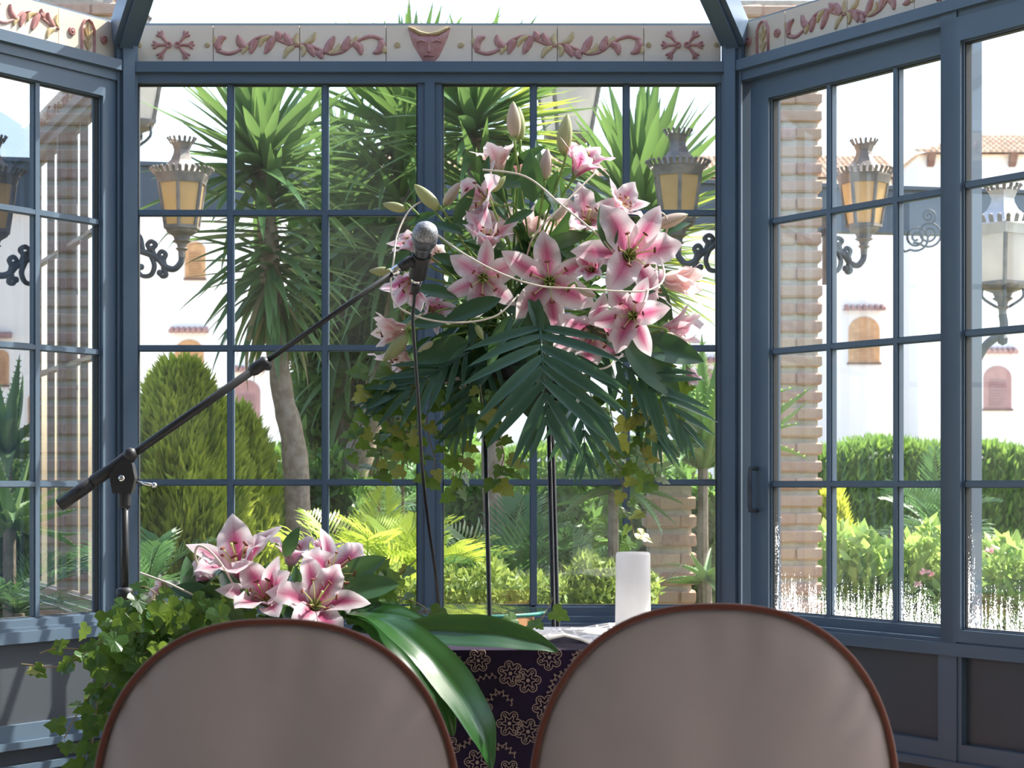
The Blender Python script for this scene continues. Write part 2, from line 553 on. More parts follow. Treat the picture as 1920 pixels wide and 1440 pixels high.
def budmat(name):
    m, nt, out = newmat(name)
    uv = nt.nodes.new('ShaderNodeUVMap')
    sp = nt.nodes.new('ShaderNodeSeparateXYZ')
    nt.links.new(uv.outputs[0], sp.inputs[0])
    oi = nt.nodes.new('ShaderNodeObjectInfo')
    col = mixcol(nt, oi.outputs['Random'], (0.42, 0.48, 0.20), (0.68, 0.52, 0.46))
    rid = mth(nt, 'ABSOLUTE', mth(nt, 'SINE', mth(nt, 'MULTIPLY', sp.outputs[0], 3 * PI)))
    col = mixcol(nt, mth(nt, 'MULTIPLY', smooth01(nt, rid, 0.25, 0.0), 0.7), col, (0.24, 0.32, 0.10))
    col = mixcol(nt, smooth01(nt, sp.outputs[1], 0.18, 0.0), col, (0.30, 0.42, 0.12))
    col = mixcol(nt, smooth01(nt, sp.outputs[1], 0.90, 1.0), col, (0.45, 0.50, 0.14))
    b = nt.nodes.new('ShaderNodeBsdfPrincipled')
    b.inputs['Roughness'].default_value = 0.45
    nt.links.new(col, b.inputs['Base Color'])
    t = nt.nodes.new('ShaderNodeBsdfTranslucent')
    nt.links.new(col, t.inputs[0])
    mx = nt.nodes.new('ShaderNodeMixShader')
    mx.inputs[0].default_value = 0.3
    nt.links.new(b.outputs[0], mx.inputs[1])
    nt.links.new(t.outputs[0], mx.inputs[2])
    nt.links.new(mx.outputs[0], out.inputs[0])
    return m

M_BUD = budmat('lily_bud')

def fabric(name, c, c2, weave=900.0, rough=0.8, sheen=0.3):
    m, nt, out = newmat(name)
    b = nt.nodes.new('ShaderNodeBsdfPrincipled')
    b.inputs['Roughness'].default_value = rough
    b.inputs['Sheen Weight'].default_value = sheen
    b.inputs['Specular IOR Level'].default_value = 0.2
    nt.links.new(mixcol(nt, smooth01(nt, noise(nt, 7.0), 0.3, 0.7), c, c2), b.inputs['Base Color'])
    bp = nt.nodes.new('ShaderNodeBump')
    bp.inputs['Strength'].default_value = 0.15
    bp.inputs['Distance'].default_value = 0.001
    nt.links.new(noise(nt, weave), bp.inputs['Height'])
    nt.links.new(bp.outputs[0], b.inputs['Normal'])
    nt.links.new(b.outputs[0], out.inputs[0])
    return m

M_COVER = fabric('rose_beige_satin_cover', (0.44, 0.355, 0.33), (0.47, 0.38, 0.355), sheen=0.1)
M_PIPE = fabric('rust_brown_piping', (0.15, 0.042, 0.026), (0.18, 0.055, 0.034))
M_CLOTH = fabric('dark_purple_cloth', (0.010, 0.005, 0.016), (0.016, 0.006, 0.028), sheen=0.05)
M_THREAD = fabric('tan_embroidery_thread', (0.24, 0.16, 0.13), (0.28, 0.19, 0.15))
M_LACE = fabric('white_crochet_lace', (0.85, 0.82, 0.80), (0.80, 0.77, 0.75))
M_BLACK = solid('black_powder_coat', (0.018, 0.018, 0.020), 0.4)
M_BLACKPL = solid('black_plastic', (0.022, 0.022, 0.026), 0.5)
M_CHROME = solid('chrome', (0.75, 0.75, 0.75), 0.12, 1.0)
M_MICBODY = solid('dark_grey_mic_enamel', (0.11, 0.12, 0.145), 0.32, 0.4)
M_TERRA = solid('orange_terracotta', (0.62, 0.24, 0.11), 0.8, c2=(0.55, 0.20, 0.09), scale=10)
M_TABLEGLASS = glassmat('green_edged_table_glass', tint=(0.80, 0.93, 0.88), refl=0.12, dust=0.03)
M_GLEDGE = solid('green_glass_edge', (0.05, 0.22, 0.18), 0.15)
M_WOOD = solid('table_wood', (0.25, 0.15, 0.08), 0.6)

def gridmetal():
    m, nt, out = newmat('steel_mesh_grille')
    b = nt.nodes.new('ShaderNodeBsdfPrincipled')
    b.inputs['Metallic'].default_value = 0.7
    b.inputs['Roughness'].default_value = 0.5
    tc = nt.nodes.new('ShaderNodeTexCoord')
    vo = nt.nodes.new('ShaderNodeTexVoronoi')
    vo.inputs['Scale'].default_value = 420
    nt.links.new(tc.outputs['Object'], vo.inputs['Vector'])
    nt.links.new(mixcol(nt, smooth01(nt, vo.outputs['Distance'], 0.25, 0.5), (0.03, 0.03, 0.035), (0.34, 0.35, 0.38)), b.inputs['Base Color'])
    nt.links.new(b.outputs[0], out.inputs[0])
    return m

M_GRILLE = gridmetal()

# ------------------------------------------------------------------ the room: floor, walls, windows, tile frieze, roof
DW = F / 648.0                       # distance of the middle window wall
CT, ST = 0.5498, 0.8352              # turn of the side walls
XL, XR = -730 / 648.0, 423 / 648.0   # corners of the bay

class Pan:
    """a vertical wall plane: s along it, n into the room, z up"""
    def __init__(self, o, e, n, flip=False):
        self.o, self.e, self.n, self.flip = Vector((o[0], o[1], 0)), Vector((e[0], e[1], 0)), Vector((n[0], n[1], 0)), flip
    def pt(self, s, n, z):
        p = self.o + self.e * s + self.n * n
        return Vector((p.x, p.y, z))
    def box(self, mb, s0, s1, n0, n1, z0, z1):
        mb.obox(self.pt(s0, n0, z0), self.e * (s1 - s0), self.n * (n1 - n0), (0, 0, z1 - z0))
    def mat(self, s, z, n=0.0):
        x = -self.e if self.flip else self.e
        M = Matrix((x, -self.n, Vector((0, 0, 1)))).transposed().to_4x4()
        return Matrix.Translation(self.pt(s, n, z)) @ M

PC = Pan((0, DW), (1, 0), (0, -1))
PR = Pan((XR, DW), (CT, -ST), (-ST, -CT))
PL = Pan((XL, DW), (-CT, -ST), (ST, -CT), True)
SLEN = 2.9
ER = PR.pt(SLEN, 0, 0)
EL = PL.pt(SLEN, 0, 0)
YB = -2.2
PSR = Pan((ER.x, ER.y), (0, -1), (-1, 0))
PSL = Pan((EL.x, EL.y), (0, -1), (1, 0), True)

mb = MB()
mb.add([(EL.x - .2, YB, 0), (ER.x + .2, YB, 0), (ER.x + .05, ER.y, 0), (XR + .05, DW + .05, 0), (XL - .05, DW + .05, 0), (EL.x - .05, EL.y, 0)], [(0, 1, 2, 3, 4, 5)])
tag(mb.build('floor', M_FLOOR), 'reddish floor of the garden room under the chairs', 'floor', kind='structure')

def frame_ring(mb, pan, s0, s1, z0, z1, ws, wt, wb, n0, n1):
    """rectangular frame whose opening is s0..s1, z0..z1"""
    pan.box(mb, s0 - ws, s0, n0, n1, z0 - wb, z1 + wt)
    pan.box(mb, s1, s1 + ws, n0, n1, z0 - wb, z1 + wt)
    pan.box(mb, s0, s1, n0, n1, z1, z1 + wt)
    pan.box(mb, s0, s1, n0, n1, z0 - wb, z0)

WIN = [0]
def window(pan, label, s0, s1, z0, z1, ms, mz, ws, wt, wb, nf=0.0, glass=None, detail=True, ws2=None):
    WIN[0] += 1
    root = empty('window_%d' % WIN[0], pan.pt((s0 + s1) / 2, 0, z0), label, 'window', kind='structure')
    mb = MB()
    frame_ring(mb, pan, s0, s1, z0, z1, ws, wt, wb, nf - 0.025, nf + 0.022)
    frame_ring(mb, pan, s0 + .004, s1 - .004, z0 + .004, z1 - .004, .010, .010, .010, nf - 0.018, nf + 0.012)
    mb.build('sash_frame', M_FRAME, root)
    if detail:
        mb = MB()
        frame_ring(mb, pan, s0 + .0065, s1 - .0065, z0 + .0065, z1 - .0065, .004, .004, .004, nf - 0.012, nf + 0.007)
        mb.build('glazing_seal', M_GAP, root)
    for s in ms:
        mb = MB()
        pan.box(mb, s - .0075, s + .0075, nf - .012, nf + .012, z0, z1)
        pan.box(mb, s - .0105, s + .0105, nf - .007, nf + .007, z0, z1)
        mb.build('upright_glazing_bar', M_FRAME, root)
    cuts = [s0] + list(ms) + [s1]
    for z in mz:
        mb = MB()
        for a, b in zip(cuts[:-1], cuts[1:]):
            pan.box(mb, a + .0075, b - .0075, nf - .0115, nf + .0115, z - .0065, z + .0065)
            pan.box(mb, a + .0075, b - .0075, nf - .0065, nf + .0065, z - .0095, z + .0095)
        mb.build('cross_glazing_bar', M_FRAME, root)
    mb = MB()
    a, b, c, d = pan.pt(s0, nf, z0), pan.pt(s1, nf, z0), pan.pt(s1, nf, z1), pan.pt(s0, nf, z1)
    mb.add([a, b, c, d], [(0, 1, 2, 3)], [(0, 0), (1, 0), (1, 1), (0, 1)])
    mb.build('glass_pane', glass or M_GLASS, root)
    return root

ZT = 2.334            # top of the window head, foot of the tile frieze
ZF = 2.447            # top of the frieze
cx = lambda px: (px - 960) / 648.0

# middle wall: two sashes between the corner posts
Z0C, Z1C = 0.766, 2.278
MZC = (1.125, 1.513, 1.904)
window(PC, 'left half of the middle window, yucca crowns behind it', cx(257), cx(785), Z0C, Z1C, (cx(433), cx(610)), MZC, .020, .026, .028)
window(PC, 'right half of the middle window, behind the tall lily bouquet', cx(828), cx(1346), Z0C, Z1C, (cx(1000), cx(1174)), MZC, .020, .026, .028)

wall = MB()
PC.box(wall, XL, XR, -.03, .02, 0, .70)
wm = tag(wall.build('wall_middle', M_PANEL), 'grey panelled wall below the middle window', 'wall', kind='structure')
for i, (a, b) in enumerate(((XL + .05, -.27), (-.20, XR - .05))):
    m = MB(); frame_ring(m, PC, a + .05, b - .05, .12, .62, .05, .05, .05, .02, .032); m.build('panel_moulding', M_PANEL, wm)

def header(pan, s0, s1, name, label):
    m = MB()
    pan.box(m, s0, s1, -.04, .045, ZT - .030, ZT)
    pan.box(m, s0, s1, -.03, .030, ZT - .058, ZT - .030)
    return tag(m.build(name, M_FRAME), label, 'window head', kind='structure')

header(PC, XL + .01, XR - .01, 'trim_1', 'blue-grey metal head rail over the middle window')
m = MB()
PC.box(m, cx(785) + .019, cx(828) - .019, -.035, .030, .70, ZT - .055)
PC.box(m, XL, cx(257) - .020, -.035, .026, .70, ZT - .055)
PC.box(m, cx(1346) + .020, XR, -.035, .026, .70, ZT - .055)
PC.box(m, XL, XR, -.035, .040, .70, Z0C - .026)
PC.box(m, XL, XR, -.035, .055, .700, .722)
tag(m.build('trim_2', M_FRAME), 'blue-grey mullion and sill frame of the middle window', 'window frame', kind='structure')

# corner posts
for k, (x, lab) in enumerate(((XL, 'blue-grey corner post left of the middle window'), (XR, 'blue-grey corner post right of the middle window'))):
    m = MB()
    sx = 1 if k == 0 else -1
    for (w, y0, y1) in ((.030, -.050, .03), (.017, -.064, -.050)):
        ang = sx * math.radians(28)
        ex, ey = Vector((math.cos(ang), math.sin(ang), 0)), Vector((-math.sin(ang), math.cos(ang), 0))
        o = Vector((x, DW, 0)) - ex * w + ey * y0
        m.obox(o, ex * 2 * w, ey * (y1 - y0), (0, 0, ZF))
    tag(m.build('trim_%d' % (3 + k), M_FRAME), lab, 'post', kind='structure')

# side walls of the bay
MZS = (1.12, 1.496, 1.866)
ZS0, ZS1 = 0.756, 2.215
def s_r(px): return 6.652 * (px - 1383) / (px + 1410)
def s_l(px): return 6.652 * (230 - px) / (3330 - px)

def low_wall(pan, s0, s1, name, label, stiles):
    m = MB()
    pan.box(m, s0, s1, -.03, .012, 0, .70)
    w = tag(m.build(name, M_PANEL), label, 'wall', kind='structure')
    cuts = [s0] + stiles + [s1]
    for a, b in zip(cuts[:-1], cuts[1:]):
        m = MB()
        frame_ring(m, pan, a + .05, b - .03, .47, .702, .05, .030, .05, .012, .030)
        pan.box(m, a, b, .012, .042, .405, .425)
        pan.box(m, a, b, .012, .034, .34, .36)
        m.build('panel_frame', M_FRAME, w)
    m = MB()
    pan.box(m, s0, s1, -.03, .040, .690, .722)
    pan.box(m, s0, s1, -.03, .026, .722, ZS0 - .028)
    m.build('ledge', M_FRAME, w)
    return w

rs = [s_r(1441), s_r(1776), s_r(1818), 1.62]
window(PR, 'right side window, wet at the bottom, brick pillar behind it', rs[0], rs[1], ZS0, ZS1, (s_r(1549), s_r(1674)), MZS, .075, .066, .030, nf=-.020, glass=M_GLASSWET)
window(PR, 'wet side window at the right edge of the picture', rs[2], rs[3], ZS0, ZS1 + .012, (1.13, 1.37), MZS, .066, .060, .030, nf=.012, glass=M_GLASSWET)
window(PR, 'side window right of the picture edge', 1.78, 2.76, ZS0, ZS1, (2.02, 2.27, 2.52), MZS, .066, .060, .030, detail=False)
low_wall(PR, .02, SLEN, 'wall_right', 'dark grey panelled wall below the right windows', [s_r(1780) + .02, 1.70])
header(PR, .0, SLEN, 'trim_5', 'blue-grey sloping head rail over the right windows')
m = MB()
PR.box(m, .00, .045, -.03, .035, .70, ZT)
PR.box(m, rs[1] + .01, rs[2] - .012, -.02, .034, .36, ZT - .03)
PR.box(m, 1.69, 1.71, -.03, .030, .70, ZT)
tag(m.build('trim_6', M_FRAME), 'dark blue-grey door stile between the right windows', 'window frame', kind='structure')
m = MB()
hx = (s_r(1441) - .045)
m.tube([PR.pt(hx, .002, 1.165), PR.pt(hx, .03, 1.165), PR.pt(hx, .032, 1.15), PR.pt(hx, .032, 1.06), PR.pt(hx, .03, 1.045), PR.pt(hx, .002, 1.045)], .006, 8)
tag(m.build('trim_7', M_IRON), 'dark bow handle on the right window stile', 'handle', kind='structure')

ls = [s_l(183), .98]
window(PL, 'left side window with a brick pillar behind it', ls[0], ls[1], ZS0 - .004, ZS1 + .01, (s_l(65), .56, .78), MZS, .066, .062, .034)
window(PL, 'side window left of the picture edge', 1.16, 2.76, ZS0, ZS1, (1.40, 1.67, 1.94, 2.21, 2.48), MZS, .066, .060, .030, detail=False)
low_wall(PL, .02, SLEN, 'wall_left', 'grey panelled wall below the left window, streaked with sunlight', [1.06])
header(PL, .0, SLEN, 'trim_8', 'blue-grey sloping head rail over the left window')
m = MB()
PL.box(m, .00, .045, -.03, .035, .70, ZT)
PL.box(m, 1.045, 1.095, -.03, .034, .70, ZT)
tag(m.build('trim_9', M_FRAME), 'blue-grey stile left of the left window', 'window frame', kind='structure')

# glazed walls beside the camera and the plain wall behind it
for pan, side in ((PSR, 'right'), (PSL, 'left')):
    L = (ER.y - YB)
    n = 4
    for k in range(n):
        a = k * L / n + .10
        b = (k + 1) * L / n - .10
        window(pan, 'window number %s of the %s glazed wall beside the camera' % (('one', 'two', 'three', 'four')[k], side), a, b, ZS0, ZS1, tuple(a + (b - a) * q / 4 for q in (1, 2, 3)), MZS, .09, .060, .030, detail=False)
    m = MB(); pan.box(m, 0, L, -.03, .02, 0, .728)
    tag(m.build('wall_%s_side' % side, M_PANEL), 'grey low wall of the %s glazed side beside the camera' % side, 'wall', kind='structure')
    m = MB(); pan.box(m, 0, L, -.03, .02, ZS1 + .06, ZF + .02)
    tag(m.build('trim_%d' % (10 if side == 'right' else 11), M_FRAME), 'head rail of the %s glazed side beside the camera' % side, 'window head', kind='structure')
m = MB(); m.box((EL.x, YB - .1, 0), (ER.x, YB, 3.6))
tag(m.build('wall_back', M_PLASTER), 'plain plaster wall behind the camera', 'wall', kind='structure')

# tile frieze
def vine_rose(M, w, h, fl=1):
    m = MB()
    T = lambda p: ((p[0] - .5) * w * fl, (p[1] - .5) * h * fl)
    st = spline([Vector((a, b, 0)) for a, b in ((.04, .37), (.19, .28), (.37, .45), (.49, .66), (.64, .73), (.76, .62), (.90, .50), (1.0, .48))], 4)
    m.rib([T((p.x, p.y)) for p in st], [h * (.11 if i < 6 else .085) for i in range(len(st))], .005, M)
    for q in (((.07, .38), (.05, .52), (.09, .66), (.15, .70)), ((.38, .44), (.31, .56), (.29, .75)), ((.49, .64), (.46, .48), (.43, .28)),
              ((.70, .70), (.65, .48), (.60, .28)), ((.92, .50), (.86, .64), (.83, .80)), ((.74, .66), (.76, .74), (.73, .84))):
        sp = spline([Vector((a, b, 0)) for a, b in q], 3)
        k = len(sp)
        m.rib([T((p.x, p.y)) for p in sp], [h * (.06 + .16 * math.sin(PI * min(1, .15 + .85 * i / (k - 1)))) for i in range(k)], .007, M)
    return m

def vine_ochre(M, w, h, fl=1):
    m = MB()
    T = lambda p: ((p[0] - .5) * w * fl, (p[1] - .5) * h * fl)
    for q in (((.41, .48), (.36, .39), (.34, .27)), ((.66, .72), (.57, .64), (.54, .46)), ((.94, .46), (.86, .36), (.82, .17)), ((.02, .70), (.03, .58), (.05, .47)), ((.99, .50), (.95, .62), (.97, .80))):
        sp = spline([Vector((a, b, 0)) for a, b in q], 3)
        k = len(sp)
        m.rib([T((p.x, p.y)) for p in sp], [h * (.04 + .13 * math.sin(PI * min(1, .12 + .88 * i / (k - 1)))) for i in range(k)], .006, M)
    return m

def boss(mb, M, x, z, r):
    T = M @ Matrix.Translation((x, 0, z)) @ Matrix.Rotation(PI / 2, 4, 'X')
    mb.lathe([(r, 0), (r * .95, r * .35), (r * .6, r * .5), (r * .45, r * .25), (r * .3, r * .55), (.0005, r * .6)], T, 12)

def tile(pan, s0, s1, kind, parent, fl=1):
    g = .0012
    m = MB()
    pan.box(m, s0 + g, s1 - g, -.022, .002, ZT + .002, ZF)
    t = m.build('frieze_tile', M_TILE, parent)
    w, h = .25, ZF - ZT
    M = pan.mat((s0 + s1) / 2, (ZT + ZF) / 2, .002)
    if kind == 'vine':
        vine_rose(M, min(w, s1 - s0), h, fl).build('scroll_relief', M_ROSE, t, True)
        vine_ochre(M, min(w, s1 - s0), h, fl).build('leaf_relief', M_OCHRE, t, True)
    elif kind == 'cross':
        m = MB()
        for sx in (-1, 1):
            T = M @ Matrix.Translation((sx * .013, 0, 0)) @ Matrix.Rotation(PI / 2, 4, 'X')
            m.lathe([(.010, 0), (.0095, .005), (.006, .006), (.005, .003), (.0005, .003)], T, 12)
            for a in (0, 52, -52):
                ca, sa = math.cos(math.radians(a)) * sx, math.sin(math.radians(a))
                R = lambda d, o: (sx * .013 + ca * d - sa * o, sa * d + ca * o)
                m.rib([R(.008, 0), R(.022, 0), R(.036, 0)], [.007, .010, .013], .005, M)
                for o in (-1, 0, 1):
                    m.rib([R(.033, o * .003), R(.042, o * .008), R(.050 - abs(o) * .005, o * .011)], [.008, .010, .003], .005, M)
        m.build('cross_relief', M_ROSE, t, True)
        for x in (-.098, .098):
            if s0 + .02 < (s0 + s1) / 2 + x < s1 - .02 or True:
                m = MB(); boss(m, M, max(-(s1 - s0) / 2 + .012, min((s1 - s0) / 2 - .012, x)), 0, .008); m.build('boss_relief', M_OCHRE, t, True)
    elif kind == 'mask':
        sc = .25 / 483
        oc = [(375, 170), (430, 205), (490, 192), (550, 205), (612, 165), (600, 215), (578, 265), (550, 325), (522, 358), (490, 368), (462, 358), (438, 318), (405, 265), (388, 218)]
        ol = [((x - 493) * sc, (260 - y) * sc) for x, y in oc]
        m = MB()
        n = len(ol)
        V = [M @ Vector((x, 0, z)) for x, z in ol] + [M @ Vector((x * .82, -.006, z * .82)) for x, z in ol] + [M @ Vector((0, -.009, 0))]
        m.add(V, [(i, (i + 1) % n, n + (i + 1) % n, n + i) for i in range(n)] + [(n + i, n + (i + 1) % n, 2 * n) for i in range(n)])
        for q, wd in ((((0, .012), (0, -.008), (0, -.022)), (.006, .010, .014)), (((-.036, .006), (-.022, .012), (-.010, .006)), (.003, .008, .003)), (((.036, .006), (.022, .012), (.010, .006)), (.003, .008, .003)), (((-.016, -.034), (0, -.031), (.016, -.034)), (.003, .008, .003))):
            m.rib(list(q), list(wd), .013, M)
        m.build('mask_relief', M_ROSE, t, True)
        m = MB()
        for sx in (-1, 1):
            m.rib([(0, .030), (sx * .025, .034), (sx * .045, .044), (sx * .060, .050)], [.010, .013, .011, .003], .012, M)
        m.build('brow_relief', M_OCHRE, t, True)
        for x in (-.092, .092):
            m = MB(); boss(m, M, x, 0, .009); m.build('boss_relief', M_OCHRE, t, True)
    elif kind == 'arch':
        m = MB()
        pts = [(-.024, -.047), (-.024, .022), (-.019, .030), (-.014, .040), (0, .047), (.014, .040), (.019, .030), (.024, .022), (.024, -.047), (-.024, -.047)]
        m.rib(pts, [.008] * len(pts), .007, M)
        m.build('arch_relief', M_ROSE, t, True)
        m = MB()
        for a, l, z in ((90, .045, -.01), (62, .034, -.012), (118, .034, -.012), (90, .03, -.042), (60, .028, -.04), (120, .028, -.04)):
            ca, sa = math.cos(math.radians(a)), math.sin(math.radians(a))
            m.rib([(ca * l * q, z + sa * l * q) for q in (0, .5, 1)], [.004, .009, .002], .006, M)
        m.build('leaf_relief', M_OCHRE, t, True)
        for x in (-.062, .062):
            m = MB(); boss(m, M, x, 0, .013); m.build('boss_relief', M_ROSE, t, True)

def frieze(name, label, pan, cuts, kinds):
    m = MB()
    pan.box(m, cuts[0], cuts[-1], -.035, -.004, ZT, ZF - .003)
    root = tag(m.build(name, M_MORTAR), label, 'tile frieze', kind='structure')
    n = 0
    for a, b, k in zip(cuts[:-1], cuts[1:], kinds):
        fl = 1
        if k == 'vine':
            fl = 1 if n % 2 == 0 else -1
            n += 1
        tile(pan, a, b, k, root, fl)

frieze('trim_12', 'cream tile frieze with rose scrolls and a mask over the middle window', PC, [cx(250), cx(400), cx(562), cx(724), cx(885), cx(1045), cx(1207), cx(1352)], ['cross', 'vine', 'vine', 'mask', 'vine', 'vine', 'cross'])
rc = [.02, .2077]
while rc[-1] < SLEN - .25: rc.append(rc[-1] + .25)
frieze('trim_13', 'cream tile frieze with an arch panel over the right windows', PR, rc, ['arch'] + ['vine', 'vine', 'cross'] * 5)
lc = [.03, .250]
while lc[-1] < SLEN - .25: lc.append(lc[-1] + .25)
frieze('trim_14', 'cream tile frieze with an arch panel over the left window', PL, lc, ['arch'] + ['vine', 'vine', 'cross'] * 5)

# glass roof on slim rafters
APEX = Vector(((XL + XR) / 2, 3.45, 3.40))
CL, CR = Vector((XL, DW, ZF)), Vector((XR, DW, ZF))
RR, RL = Vector((ER.x, ER.y, ZF)), Vector((EL.x, EL.y, ZF))
roof = MB()
BR, BL, BA = Vector((ER.x, YB, ZF)), Vector((EL.x, YB, ZF)), Vector((APEX.x, YB, APEX.z))
for tri in ((RR, BR, BA, APEX), (RL, APEX, BA, BL)):
    roof.add(list(tri), [(0, 1, 2, 3)])
ceil = tag(roof.build('ceiling', M_PLASTER), 'glazed hip roof on blue-grey rafters over the bay', 'roof', kind='structure')
for tri in ((CL, CR, APEX), (CR, RR, APEX), (RL, CL, APEX)):
    m = MB(); m.add([p + Vector((0, 0, .05)) for p in tri], [(0, 1, 2)])
    m.build('roof_pane', M_ROOFGLASS, ceil)
def rafter(a, b, w=.036, h=.085):
    m = MB()
    d = (b - a)
    side = d.cross(Vector((0, 0, 1))).normalized()
    up = side.cross(d).normalized()
    m.obox(a - side * w - up * h * .75, side * 2 * w, d, up * h)
    m.obox(a - side * w * .5 - up * (h * .75 + .012), side * w, d, up * .012)
    m.build('rafter', M_FRAME, ceil)
rafter(CL + Vector((.01, -.03, -.01)), APEX)
rafter(CR + Vector((-.01, -.03, -.01)), APEX)
rafter(RR, APEX); rafter(RL, APEX)
for pan, L in ((PC, None), (PR, SLEN), (PL, SLEN)):
    m = MB()
    a, b = (XL, XR) if L is None else (0, L)
    pan.box(m, a, b, -.06, -.02, ZF - .02, ZF + .012)
    m.build('eave_rail', M_FRAME, ceil)

# ------------------------------------------------------------------ outside: ground, houses, hedge, pillars, lanterns
m = MB()
m.add([(-40, DW + .06, -.02), (40, DW + .06, -.02), (40, 70, -.02), (-40, 70, -.02)], [(0, 1, 2, 3)])
m.add([(-40, -12, -.02), (XL - 1.9, -12, -.02), (XL - 1.9, DW + .06, -.02), (-40, DW + .06, -.02)], [(0, 1, 2, 3)])
m.add([(XR + 1.9, -12, -.02), (40, -12, -.02), (40, DW + .06, -.02), (XR + 1.9, DW + .06, -.02)], [(0, 1, 2, 3)])
gr = tag(m.build('ground', M_SOIL), 'garden soil and grass outside the windows', 'ground', kind='structure')
m = MB(); m.box((-40, 23.5, -.015), (40, 39.9, -.005)); m.build('gravel_path', M_PAVE, gr)

# whitewashed houses far behind, about 40 m away
def roof_tile_mesh():
    m = MB()
    prof = [(math.cos(PI * k / 6), math.sin(PI * k / 6)) for k in range(7)]
    V, Fc = [], []
    for yy, r in ((0, .062), (.40, .050)):
        for c, s in prof:
            V.append((c * r, yy, s * r + (.03 if yy == 0 else 0)))
    for i in range(6):
        Fc.append((i, i + 1, 8 + i, 7 + i))
    Fc.append((0, 6, 5, 4, 3, 2, 1))
    m.add(V, Fc)
    return m.mesh('roof_tile', M_RTILE, True)
RT = roof_tile_mesh()

def house(label, d, pxa, pxb, y_eave, y_ridge, wins, brackets, slope_left=False, depth=6.0):
    k = d / F
    xa, xb = (pxa - 960) * k, (pxb - 960) * k
    ze = EYE + (908 - y_eave) * k
    zr = EYE + (908 - y_ridge) * k
    root = empty('whitewashed_house', (xa, d, 0), label, 'house', 'whitewashed houses behind the garden')
    m = MB(); m.box((xa, d, 0), (xb, d + depth, ze)); m.build('wall', M_HOUSE, root)
    rows = max(2, int(round((zr - ze) / .095)))
    m = MB()
    run = rows * .26
    zt = ze + rows * .095
    xs = xa + (run * 1.1 if slope_left else 0)
    m.add([(xa - .1, d - .15, ze), (xb + .1, d - .15, ze), (xb + .1, d + run, zt), (xs - .1, d + run, zt), (xa - .1, d + depth, ze), (xb + .1, d + depth, ze)],
          [(0, 1, 2, 3), (3, 2, 5, 4), (0, 3, 4), (1, 5, 2), (0, 4, 5, 1)])
    rf = m.build('roof', M_RTILE, root)
    ang = math.atan2(.095, .26)
    n = int((xb - xa) / .125)
    for r in range(rows):
        for c in range(n + 1):
            x = xa + c * .125 + (.0)
            if slope_left and x < xa + r * .26 * 1.1:
                continue
            put('roof_tile', RT, Matrix.Translation((x, d - .17 + r * .26, ze + .015 + r * .095)) @ Matrix.Rotation(ang, 4, 'X'), rf)
    m = MB()
    m.tube([(xs - .05, d + run, zt + .03), (xb + .1, d + run, zt + .03)], .07, 8)
    m.build('ridge_tiles', M_RTILE, rf)
    for (px, py0, py1, w, mt, hood) in wins:
        cxw = (px - 960) * k
        z1, z0 = EYE + (908 - py0) * k, EYE + (908 - py1) * k
        hw = w * k / 2
        arch = [(cxw + hw * math.cos(a), z1 - hw * .85 + hw * .85 * math.sin(a)) for a in [PI * q / 10 for q in range(11)]]
        m = MB(); m.prism([(cxw - hw, z0), (cxw + hw, z0)] + arch, Matrix.Identity(4), d - .03, d + .02)
        wnd = m.build('shuttered_window', mt, root)
        m = MB()
        nl = 10
        zz1 = z1 - hw * .9
        for q in range(nl):
            za = z0 + .06 + (zz1 - z0 - .06) * q / nl
            m.obox((cxw - hw * .62, d - .055, za), (hw * 1.24, 0, 0), (0, .02, .03), (0, .004, .012))
        m.build('louvres', mt, wnd)
        m = MB(); m.box((cxw - hw * 1.1, d - .07, z0 - .04), (cxw + hw * 1.1, d, z0)); m.build('window_sill', M_WOODDK, wnd)
        if hood:
            hm = MB()
            zh = EYE + (908 - hood) * k
            nh = 7
            hm.box((cxw - hw * 1.35, d - .18, zh), (cxw + hw * 1.35, d, zh + .03))
            for q in range(nh):
                xq = cxw - hw * 1.35 + (q + .5) * hw * 2.7 / nh
                hm.tube([(xq, d - .24, zh + .02), (xq, d, zh + .09)], .055, 6)
            hm.build('tiled_hood', M_SHUT2, root)
    for (px, py) in brackets:
        xq, zq = (px - 960) * k, EYE + (908 - py) * k
        m = MB(); m.prism([(d - .30, zq + .08), (d, zq + .08), (d, zq - .18), (d - .1, zq - .15)], Matrix(((0, 1, 0, 0), (1, 0, 0, 0), (0, 0, 1, 0), (0, 0, 0, 1))), xq - .07, xq + .07)
        m.build('eave_bracket', M_WOODDK, root)
    return root

house('white house wing with low tiled roof behind the left yucca', 42, -120, 668, 396, 372,
      [(366, 453, 522, 38, M_SHUT, None), (355, 637, 711, 54, M_SHUT, 624), (463, 713, 791, 50, M_SHUT2, 697), (2, 656, 722, 30, M_SHUT, 634), (66, 738, 800, 26, M_SHUT, None)], [])
house('white house wing with tiled roof behind the right-hand lanterns', 43, 700, 1686, 338, 268,
      [(1620, 594, 680, 58, M_SHUT, 582), (1322, 690, 770, 48, M_SHUT2, 680)], [(1679, 333)])
house('taller white house with hipped tile roof at the right edge', 40, 1722, 2080, 292, 234,
      [(1870, 686, 767, 52, M_SHUT2, 663)], [(1744, 297), (1897, 297), (2040, 297)], slope_left=True, depth=2.6)

# clipped hedge across the garden
def cloud(name, label, cat, pos, dirs, L, W, mat, loc, group=None, extra=None):
    root = empty(name, loc, label, cat, group)
    me = cloud_mesh('foliage', pos, dirs, L, W, mat)
    o = put('foliage', me, None, root)
    o['kind'] = 'stuff'
    return root

